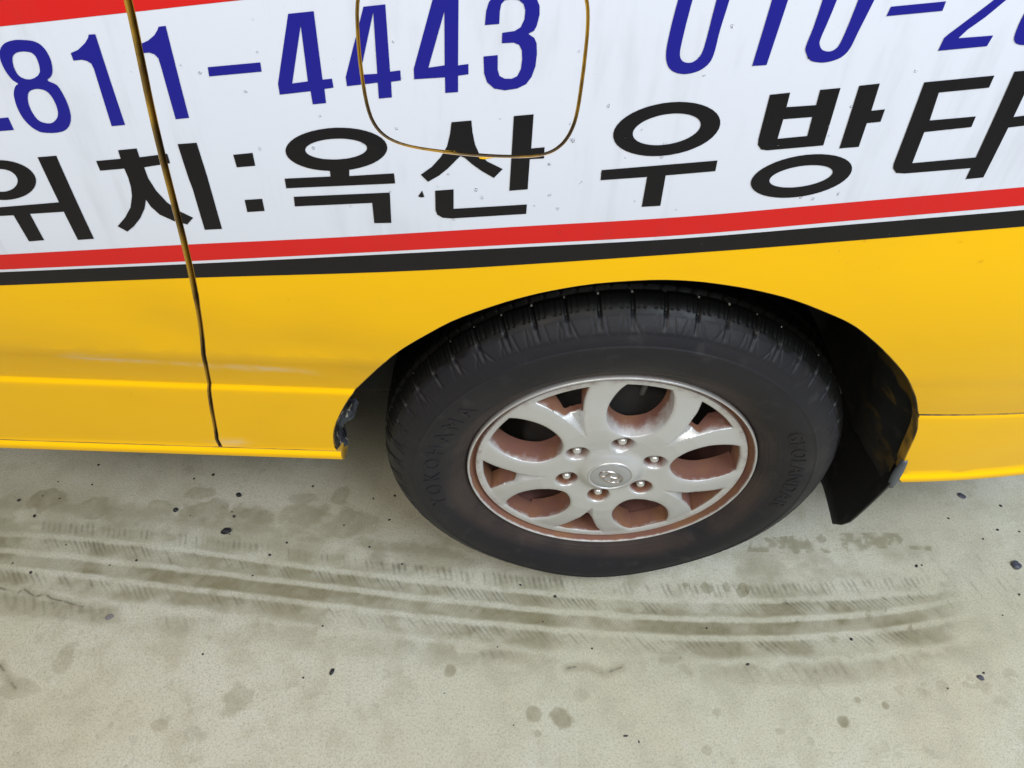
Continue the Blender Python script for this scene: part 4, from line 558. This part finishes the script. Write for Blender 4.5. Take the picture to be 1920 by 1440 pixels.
# ---------------------------------------------------------------- the wheel
wheel = empty('wheel', (0, 0, 0), van)
def smoothpoly(pts, n=4):
    P_ = np.array(pts, float); k = len(P_); o = []
    for i in range(k):
        p0, p1, p2, p3 = [P_[(i+q) % k] for q in (-1, 0, 1, 2)]
        for t in np.arange(n)/n: o.append(.5*((2*p1)+(-p0+p2)*t+(2*p0-5*p1+4*p2-p3)*t*t+(-p0+3*p1-3*p2+p3)*t**3))
    return np.array(o)
PH = math.radians(82.0)
RI = .1965
half = [(RI, 9.3), (.188, 11.6), (.176, 14.0), (.160, 16.6), (.144, 18.2), (.128, 18.4), (.113, 16.8), (.101, 12.6), (.0935, 6.6), (.0905, 0)]
def polar(r, a): return np.array([r*np.cos(a), r*np.sin(a)])
def big_open(k):
    c_ = PH+k*2*math.pi/5; side = [polar(r, c_+math.radians(a)) for r, a in half]; other = [polar(r, c_-math.radians(a)) for r, a in half[:-1]]
    curve = np.array(side+other[::-1]); m_ = len(curve); out = []
    for i in range(m_-1):
        p0, p1, p2, p3 = curve[max(i-1, 0)], curve[i], curve[i+1], curve[min(i+2, m_-1)]
        for t in (0, .34, .67): out.append(.5*((2*p1)+(-p0+p2)*t+(2*p0-5*p1+4*p2-p3)*t*t+(-p0+3*p1-3*p2+p3)*t**3))
    out.append(curve[-1])
    for t in np.linspace(-1, 1, 9)[1:-1]: out.append(polar(RI, c_+math.radians(9.3*t)))
    return np.array(out)
vh = [(.092, .25), (.108, 1.5), (.125, 3.0), (.143, 4.9), (.160, 6.8), (.178, 9.2), (RI, 12.2)]
def vhalf(r): return np.interp(r, [a for a, b in vh], [b for a, b in vh])
RH = .145
def v_hole(k):
    c_ = PH+(k+.5)*2*math.pi/5; rs = [.153, .160, .168, .180, .190, RI]; out = []
    for r in rs: out.append(polar(r, c_+math.radians(vhalf(r)-.3)))
    for t in np.linspace(1, -1, 11)[1:-1]: out.append(polar(RI, c_+math.radians(12.0*t)))
    for r in rs[::-1]: out.append(polar(r, c_-math.radians(vhalf(r)-.3)))
    for t in np.linspace(-.85, .85, 7): out.append(polar(RH+.007*t*t, c_+math.radians(vhalf(.150)*t)))
    return np.array(out)
def v_line(k):
    c_ = PH+(k+.5)*2*math.pi/5
    return np.array([polar(r, c_-math.radians(a)) for r, a in vh[:5][::-1]]+[polar(r, c_+math.radians(a)) for r, a in vh[:5]])
nutA = [PH+math.radians(.6)+k*math.pi/3 for k in range(6)]
def nut_hole(a): return np.array([polar(.06985, a)+.0182*np.array([math.cos(t), math.sin(t)]) for t in np.linspace(0, 2*math.pi, 28, endpoint=False)])
circ = np.array([polar(.2068, t) for t in np.linspace(0, 2*math.pi, 180, endpoint=False)])
bigs = [big_open(k) for k in range(5)]; vs_ = [v_hole(k) for k in range(5)]; nuts = [nut_hole(a) for a in nutA]
gg = np.arange(-.207, .2071, .0025)
bm = fill2d(circ, bigs+vs_+nuts, gg, gg)
for k in range(5): cut_line(bm, v_line(k))
V, F = bm_arrays(bm); bm.free()
def segdist(P_, poly):
    d = np.full(len(P_), 9.); q = np.roll(poly, -1, 0)
    for a, b in zip(poly, q):
        e = b-a; t = np.clip(((P_-a)@e)/(e@e+1e-15), 0, 1); d = np.minimum(d, np.linalg.norm(P_-a-t[:, None]*e, axis=1))
    return d
def near(P_, polys):
    d = np.full(len(P_), 9.)
    for q in polys: d = np.minimum(d, segdist(P_, q))
    ins = np.zeros(len(P_), bool)
    for q in polys: ins |= inside(P_, q)
    return np.where(ins & (d > 1e-6), -d, d)
def face_y(xz, dbig, dv, dnut):
    r = np.hypot(xz[:, 0], xz[:, 1]); a = np.arctan2(xz[:, 1], xz[:, 0])
    y = np.interp(r, [0, .028, .0345, .039, .0435, .048, .052, .057, .064, .085, .11, .14, .18, .1945, .2068], [-.0078, -.0078, -.0075, -.0062, -.0035, -.0002, .0018, .0024, .0018, -.0006, -.0018, .0002, .0048, .0068, .0072])
    k = ((a-PH)/(2*math.pi/5))-.5; dl = np.abs(k-np.round(k))*72.0           # degrees from nearest V axis
    w_ = (vhalf(r)-dl)*np.pi/180*r                                            # distance inside the V edge
    dep = np.clip((r-.092)/.054, 0, 1)*.0115*(r < .170)
    y = y+np.where((r > .09) & (r < RI), dep*np.clip(w_/.0075, 0, 1)**1.0, 0)
    for d, R_ in ((dbig, .013), (dv, .011)): y = y+.0011*np.clip(1-d/R_, 0, 1.3)**2
    for d, R_ in ((dbig, .0034), (dv, .0022), (dnut, .0030)): y = y+np.clip(R_-d, 0, 1.6*R_)**2/(2*R_)
    return y
xz = V[:, [0, 2]]; db = near(xz, bigs); dv = near(xz, vs_); dn = near(xz, nuts)
V[:, 1] = face_y(xz, db, dv, dn)
rr = np.hypot(xz[:, 0], xz[:, 1])
depth = V[:, 1]
dust = .10+.15*np.clip(1-db/.004, 0, 1)+.35*np.clip((depth-.010)/.010, 0, 1)+.30*sst(rr, .190, .206)
def fy_(q): return face_y(q, near(q, bigs), near(q, vs_), near(q, nuts))
e_ = .0007; gx_ = (fy_(xz+[e_, 0])-fy_(xz-[e_, 0]))/(2*e_); gz_ = (fy_(xz+[0, e_])-fy_(xz-[0, e_]))/(2*e_)
Nr = np.stack([gx_, -np.ones(len(xz)), gz_], 1); Nr = list(Nr/np.linalg.norm(Nr, axis=1)[:, None])
E = boundary(F); D = edge_dirs(V, E); V = list(V); dust = list(dust); idx = {}
for k_, d in D.items():
    v = V[k_]; r_k = math.hypot(v[0], v[2]); isn = dn[k_] < 1e-4; outer = r_k > .2062
    if outer: rows = [(0, 0, .5), (0, .004, .6)]
    elif isn: lw = float(sst(np.array(-v[2]), -.06, .05)); rows = [(0, 0, .3), (.001, .003, .42+.2*lw), (.003, .010, .58+.3*lw), (.0062, .022, .85), (.0068, .030, 1.0)]
    else:
        t_ = .0040 if db[k_] < 1e-4 else .0015; e_ = (.036 if r_k < RI-.001 else .030) if db[k_] < 1e-4 else float(np.interp(r_k, [.146, .154, .170], [.010, .016, .032]))
        low = float(sst(np.array(-v[2]), -.13, .03)); low = max(low, .75) if db[k_] >= 1e-4 else low; rows = [(0, 0, .28+.2*low), (.0005, .0012, .34+.35*low), (t_*.3, .25*e_, .46+.42*low), (t_*.6, .48*e_, .62+.3*low), (t_*.85, .75*e_, .82+.15*low), (t_, e_, .95)]
    idx[k_] = []; nw = np.array([d[0]*.9, -.28, d[2]*.9]); nw /= np.linalg.norm(nw)
    for o_, dy, du in rows:
        idx[k_].append(len(V)); V.append(np.array([v[0]+d[0]*o_, v[1]+dy, v[2]+d[2]*o_])); dust.append(du); Nr.append(nw if dy > 0 else Nr[k_]*.5+nw*.5)
for a, b in E:
    ia, ib = idx[a], idx[b]
    for q in range(min(len(ia), len(ib))-1): F.append([ib[q], ia[q], ia[q+1], ib[q+1]])
V = np.array(V)+WC
# the dust lies thickest on the lower faces of the pockets
rim = mobj('rim', V, F, M['alloy'], wheel, Nr, True, {'dust': dust})
lip = [(.2185, .014), (.2203, .0070), (.2205, .0025), (.2199, .0005), (.2186, -.0006), (.2174, -.0002), (.2166, .0012), (.2156, .0040), (.2140, .0085), (.2122, .0122), (.2104, .0132), (.2086, .0122), (.2074, .0090), (.2066, .0073)]
ld = [.45, .45, .42, .36, .28, .34, .55, .88, .95, 1, 1, .9, .45, .25]
lathe('rim_lip', lip, 240, M['alloy'], wheel, attrs={'dust': ld})
lathe('rim_barrel', [(.2068, .012), (.203, .018), (.1990, .030), (.1940, .060), (.190, .085), (.190, .178)], 96, M['barrel'], wheel, flip=True)
lathe('brake_drum', [(.001, .050), (.06, .050), (.075, .056), (.125, .060), (.134, .066), (.137, .080), (.137, .13), (.15, .135), (.186, .14)], 96, M['drum'], wheel, flip=False)
# hub cap disc and oval emblem
lathe('centre_cap', [(.0005, -.0092), (.020, -.0092), (.0300, -.0088), (.0312, -.0080), (.0318, -.0062), (.0322, -.0050)], 72, M['cap'], wheel)
lathe('cap_ring', [(.0318, -.0058), (.0324, -.0088), (.0338, -.0094), (.0352, -.0082), (.0358, -.0050)], 72, M['alloy'], wheel, attrs={'dust': [.2, .0, .0, .0, .2]})
def extr2d(name, outer, holes, y0, y1, material, par, rot=0., cen=(0, 0)):
    c_, s_ = math.cos(rot), math.sin(rot); R_ = np.array([[c_, -s_], [s_, c_]])
    tr = lambda q: (np.array(q) @ R_.T)+np.array(cen)
    bm = fill2d(tr(outer), [tr(h) for h in holes]); V, F = bm_arrays(bm); bm.free(); E = boundary(F); k = len(V); V[:, 1] = y0
    D = edge_dirs(V, E); V2 = V.copy(); V2[:, 1] = y1
    for q, d in D.items(): V2[q] += d*.0009
    F = list(F)+[[b, a, a+k, b+k] for a, b in E]
    return mobj(name, np.vstack([V, V2])+WC, F, material, par, smooth=False)
tt = np.linspace(0, 2*math.pi, 40, endpoint=False); el = lambda a, b: np.stack([a*np.cos(tt), b*np.sin(tt)], 1)
er = math.radians(-33)
extr2d('emblem_oval', el(.0212, .0128), [el(.0187, .0106)], -.0108, -.0088, M['badge'], wheel, er, (.001, 0))
hb = smoothpoly([(-.0130, -.0075), (-.0095, -.0090), (-.0068, -.0024), (.0050, .0000), (.0042, -.0050), (.0060, -.0105), (.0098, -.0092), (.0085, -.0040), (.0102, .0030), (.0130, .0075), (.0095, .0090), (.0068, .0024), (-.0050, .0000), (-.0042, .0050), (-.0060, .0105), (-.0098, .0092), (-.0085, .0040), (-.0102, -.0030)], 3)
extr2d('emblem_letter', hb*np.array([.98, .98]), (), -.0106, -.0088, M['badge'], wheel, er, (.001, 0))
for a in nutA:
    c_ = polar(.06985, a)
    lathe('lug_nut', [(.0002, .0036), (.003, .0040), (.0055, .0057), (.0068, .0088), (.0072, .014), (.0105, .0155), (.0112, .018), (.0112, .034)], 24, M['nut'], wheel, (c_[0], 0, ZW+c_[1]))
    lathe('nut_seat', [(.0110, .0300), (.0185, .0285)], 24, M['drum'], wheel, (c_[0], 0, ZW+c_[1]))
# valve stem hanging from the rim inside the top opening
bm = bmesh.new(); va = math.radians(82.0); d_ = Vector((math.cos(va), 0, math.sin(va)))
bmesh.ops.create_cone(bm, cap_ends=True, segments=16, radius1=.0046, radius2=.0040, depth=.034); bmesh.ops.bevel(bm, geom=[e for e in bm.edges if e.calc_face_angle(0) > .8], offset=.0015, segments=2, affect='EDGES')
q_ = Vector((-d_.x, -.1, -d_.z)).normalized().to_track_quat('Z', 'Y').to_matrix().to_4x4()
bm.transform(Matrix.Translation(Vector((.178*d_.x, .026, ZW+.178*d_.z))) @ q_); bmobj('valve_stem', bm, M['stem'], wheel, True)
# tyre
ctl = np.array([(.2175, .014), (.2200, .0085), (.2245, .0030), (.234, -.0045), (.247, -.0120), (.262, -.0178), (.278, -.0210), (.291, -.0208), (.302, -.0185), (.312, -.0135), (.322, -.0065), (.3315, .0025), (.3395, .0120), (.3450, .0235), (.3480, .0360), (.3500, .060), (.3508, .090)])
def catm(P_, n):
    o = []; k = len(P_)
    for i in range(k-1):
        p0, p1, p2, p3 = P_[max(i-1, 0)], P_[i], P_[i+1], P_[min(i+2, k-1)]
        for t in np.arange(n)/n: o.append(.5*((2*p1)+(-p0+p2)*t+(2*p0-5*p1+4*p2-p3)*t*t+(-p0+3*p1-3*p2+p3)*t**3))
    o.append(P_[-1]); return np.array(o)
pf = catm(ctl, 8); sidey = lambda r: np.interp(r, pf[:88, 0], pf[:88, 1])
inn = catm(ctl[::-1], 2)[1:]; inn[:, 1] = .18-inn[:, 1]
pf = np.vstack([pf, inn]); NT = 52*26; th = np.linspace(0, 2*math.pi, NT, endpoint=False)
R_, T_ = np.meshgrid(pf[:, 0], th, indexing='xy'); Y_ = np.tile(pf[:, 1], (NT, 1)); kk = np.tile(np.arange(len(pf)), (NT, 1))
tan = np.gradient(pf, axis=0); nr_ = np.stack([-tan[:, 1], tan[:, 0]], 1); nr_ /= np.linalg.norm(nr_, axis=1)[:, None]
if nr_[40, 1] > 0: nr_ = -nr_
hgt = np.zeros_like(R_)
gb = lambda v, c_, w_: np.exp(-((v-c_)/w_)**4)
outer_side = kk < 112
hgt += outer_side*(Y_ < .05)*(.0012*gb(R_, .2985, .0016)+.0006*gb(R_, .249, .0010)+.0005*gb(R_, .2315, .0009)+.0005*gb(R_, .237, .0007))
ph = T_/(2*math.pi)*52
f1 = ph-np.floor(ph); tread = sst(R_, .3335, .3375)
tre_w = sst(R_+.0012*np.sin(T_*33)+.0010*np.sin(T_*71+1), .3325, .3365)
for c_ in (.036, .072, .108, .144): hgt -= .006*gb(Y_, c_, .0042)*(R_ > .34)
slot = gb(f1, .5, .055); hgt -= slot*(.0042*sst(R_, .3290, .336)*(Y_ < .036)+.0018*sst(R_, .316, .324)*(R_ < .336))
for q in (.17, .34, .66, .83): hgt -= gb(f1, q, .022)*.0014*(R_ > .338)*(Y_ < .034)
sh = sst(R_, .3135, .317)*(1-sst(R_, .331, .334))*(Y_ < .03)
zz = (R_-.314)/.018
rp = np.random.default_rng(9).random((4, 53))[:, np.floor(ph).astype(int) % 52]-.5
l1 = np.abs(f1-(.18+.16*rp[0]+(.22+.3*rp[1])*zz)); l2 = np.abs(f1-(.88+.14*rp[2]-(.20+.3*rp[3])*zz)); l3 = np.abs(f1-(.68+.10*np.abs(zz-.5)))
pit = np.random.default_rng(3).random(53)[np.floor(ph).astype(int) % 52]
hgt -= sh*.0013*(.35+.9*pit)*(np.exp(-(l1/.030)**2)+np.exp(-(l2/.030)**2)+.7*np.exp(-(l3/.024)**2))
hgt += sh*.0007
hgt -= (R_ > .340)*(Y_ > .04)*(Y_ < .15)*gb((T_/(2*math.pi)*104+Y_*30) % 1, .5, .07)*.003
Rn = R_+hgt*nr_[:, 0]; Yn = Y_+hgt*nr_[:, 1]
bul = np.exp(-((((T_-1.5*math.pi+math.pi) % (2*math.pi))-math.pi)/.40)**2)*np.exp(-((R_-.305)/.030)**2)*.008
Yn = np.where(Y_ < .09, Yn-bul, Yn+bul)
Zt = ZW+Rn*np.sin(T_); Zt = np.where(Zt < .004, .0008+(np.clip(Zt, -.02, .004)+.02)*.13, Zt)
V = np.stack([Rn*np.cos(T_), Yn, Zt], -1).reshape(-1, 3); K = len(pf)
i0 = (np.arange(NT)[:, None]*K+np.arange(K-1)[None]).ravel(); j0 = (((np.arange(NT)+1) % NT)[:, None]*K+np.arange(K-1)[None]).ravel()
F = np.stack([i0, i0+1, j0+1, j0], 1)
dustT = (1-sst(R_+.006*np.sin(T_*3+1), .236, .262))*.95+.10
tyre = mobj('tyre', V, F, M['rubber'], wheel, None, True, {'dust': np.where(Y_ < .05, dustT, .1).ravel(), 'tread': (tre_w*(1-.0*T_)).ravel()})
# pale grit wedged in the ends of the tread slots
bm = bmesh.new(); r_ = random.Random(12)
for k_ in range(52):
    a = (k_+.5)/52*2*math.pi
    if math.sin(a) < .15 or r_.random() < .12: continue
    q = r_.choice((.345, .345, .3445)); s_ = .0011+.0011*r_.random(); yq = .0305+.002*r_.random()
    bmesh.ops.create_icosphere(bm, subdivisions=1, radius=s_, matrix=Matrix.Translation((q*math.cos(a), yq, ZW+q*math.sin(a))))
o = bmobj('tread_grit', bm, mat('pale_grit', (.34, .32, .28), .7), wheel); o['kind'] = 'stuff'
# raised lettering on the sidewall
def side_text(txt, a0, rb, h, track=1.0, shear=0.):
    cu = bpy.data.curves.new('sidewall_lettering', 'FONT'); cu.body = txt; cu.size = h*1.38; cu.space_character = track; cu.shear = shear; cu.resolution_u = 3
    o = bpy.data.objects.new('tmp', cu); C.objects.link(o); dg = bpy.context.evaluated_depsgraph_get(); me = bpy.data.meshes.new_from_object(o.evaluated_get(dg)); bpy.data.objects.remove(o)
    bm = bmesh.new(); bm.from_mesh(me); bpy.data.meshes.remove(me)
    hi = max(v.co.x for v in bm.verts)
    for ax, no, top in ((0, (1, 0, 0), hi), (1, (0, 1, 0), h*1.2)):
        for t in np.arange(.003, top, .003): bmesh.ops.bisect_plane(bm, geom=bm.verts[:]+bm.edges[:]+bm.faces[:], dist=1e-6, plane_co=(t*no[0], t*no[1], 0), plane_no=no)
    bm.verts.index_update(); V = []; 
    for v in bm.verts:
        r = rb+v.co.y; a = a0-v.co.x/(rb+h/2); V.append((r*math.cos(a), float(sidey(r))-.0012, ZW+r*math.sin(a)))
    F = [[v.index for v in f.verts] for f in bm.faces]; bm.free(); k = len(V)
    E = boundary(F); V2 = [(x, y+.002, z) for x, y, z in V]; F += [[b, a, a+k, b+k] for a, b in E]
    return mobj('sidewall_lettering', V+V2, F, M['rubber'], wheel, smooth=False, attrs={'dust': [.12]*(2*k), 'tread': [0.]*(2*k)})
side_text('YOKOHAMA', math.radians(197), .261, .025, 1.55)
side_text('GEOLANDAR', math.radians(31), .264, .022, 1.15)

# ---------------------------------------------------------------- loose grit on the floor
def stone(name, x, y, rx, ry, material, label, cat, group=None, h=.45, seed=0, rot=0):
    r = random.Random(seed); bm = bmesh.new(); bmesh.ops.create_icosphere(bm, subdivisions=2 if rx > .004 else 1, radius=1)
    rx = max(rx, .0013); ry = max(ry, .0013); hz = min(rx, ry)*h
    for v in bm.verts:
        k = 1+.28*(r.random()-.5); v.co = Vector((v.co.x*rx*k, v.co.y*ry*k, (v.co.z*.9+.75)*hz*k))
    bm.transform(Matrix.Rotation(rot, 4, 'Z'))
    o = bmobj(name, bm, material, None, smooth=False); o.location = (x, y, 0); o['label'] = label; o['category'] = cat
    if group: o['group'] = group
    return o
PL = [('largest black pebble on the floor, below the yellow sill left of the tyre', 'stone', .45, .35), ('elongated black pebble standing alone low in the floor left of centre', 'stone', .7, -.3),
      ('round blue-grey pebble at the right edge of the floor beside the tyre tracks', 'slate', .5, 0), ('oval blue-grey pebble at lower right among the small shoe-tread prints', 'slate', .5, -.5),
      ('flat pale grey chip just below the left end of the tyre tracks', 'grey', .15, .3), ('slanted blue-grey pebble on the floor just below the rear bumper', 'slate', .4, .9), ('short black sliver lying near the bottom edge under the wheel', 'stone', .5, .05)]
for k_, ((x_, y_, a_, b_), (lb, mm, h_, ro)) in enumerate(zip(PEBBLES, PL)): stone('pebble', x_, y_, a_, b_, M[mm], lb, 'pebble', 'pebbles on the floor', h_, k_+3, ro)
for k_, (x_, y_, a_, b_) in enumerate(SPECKS): stone('grit_speck', x_, y_, a_, b_, M['stone'], 'tiny black speck of grit lying loose on the concrete floor', 'grit', 'grit specks scattered on the floor', .6, 100+k_, random.random()*3)
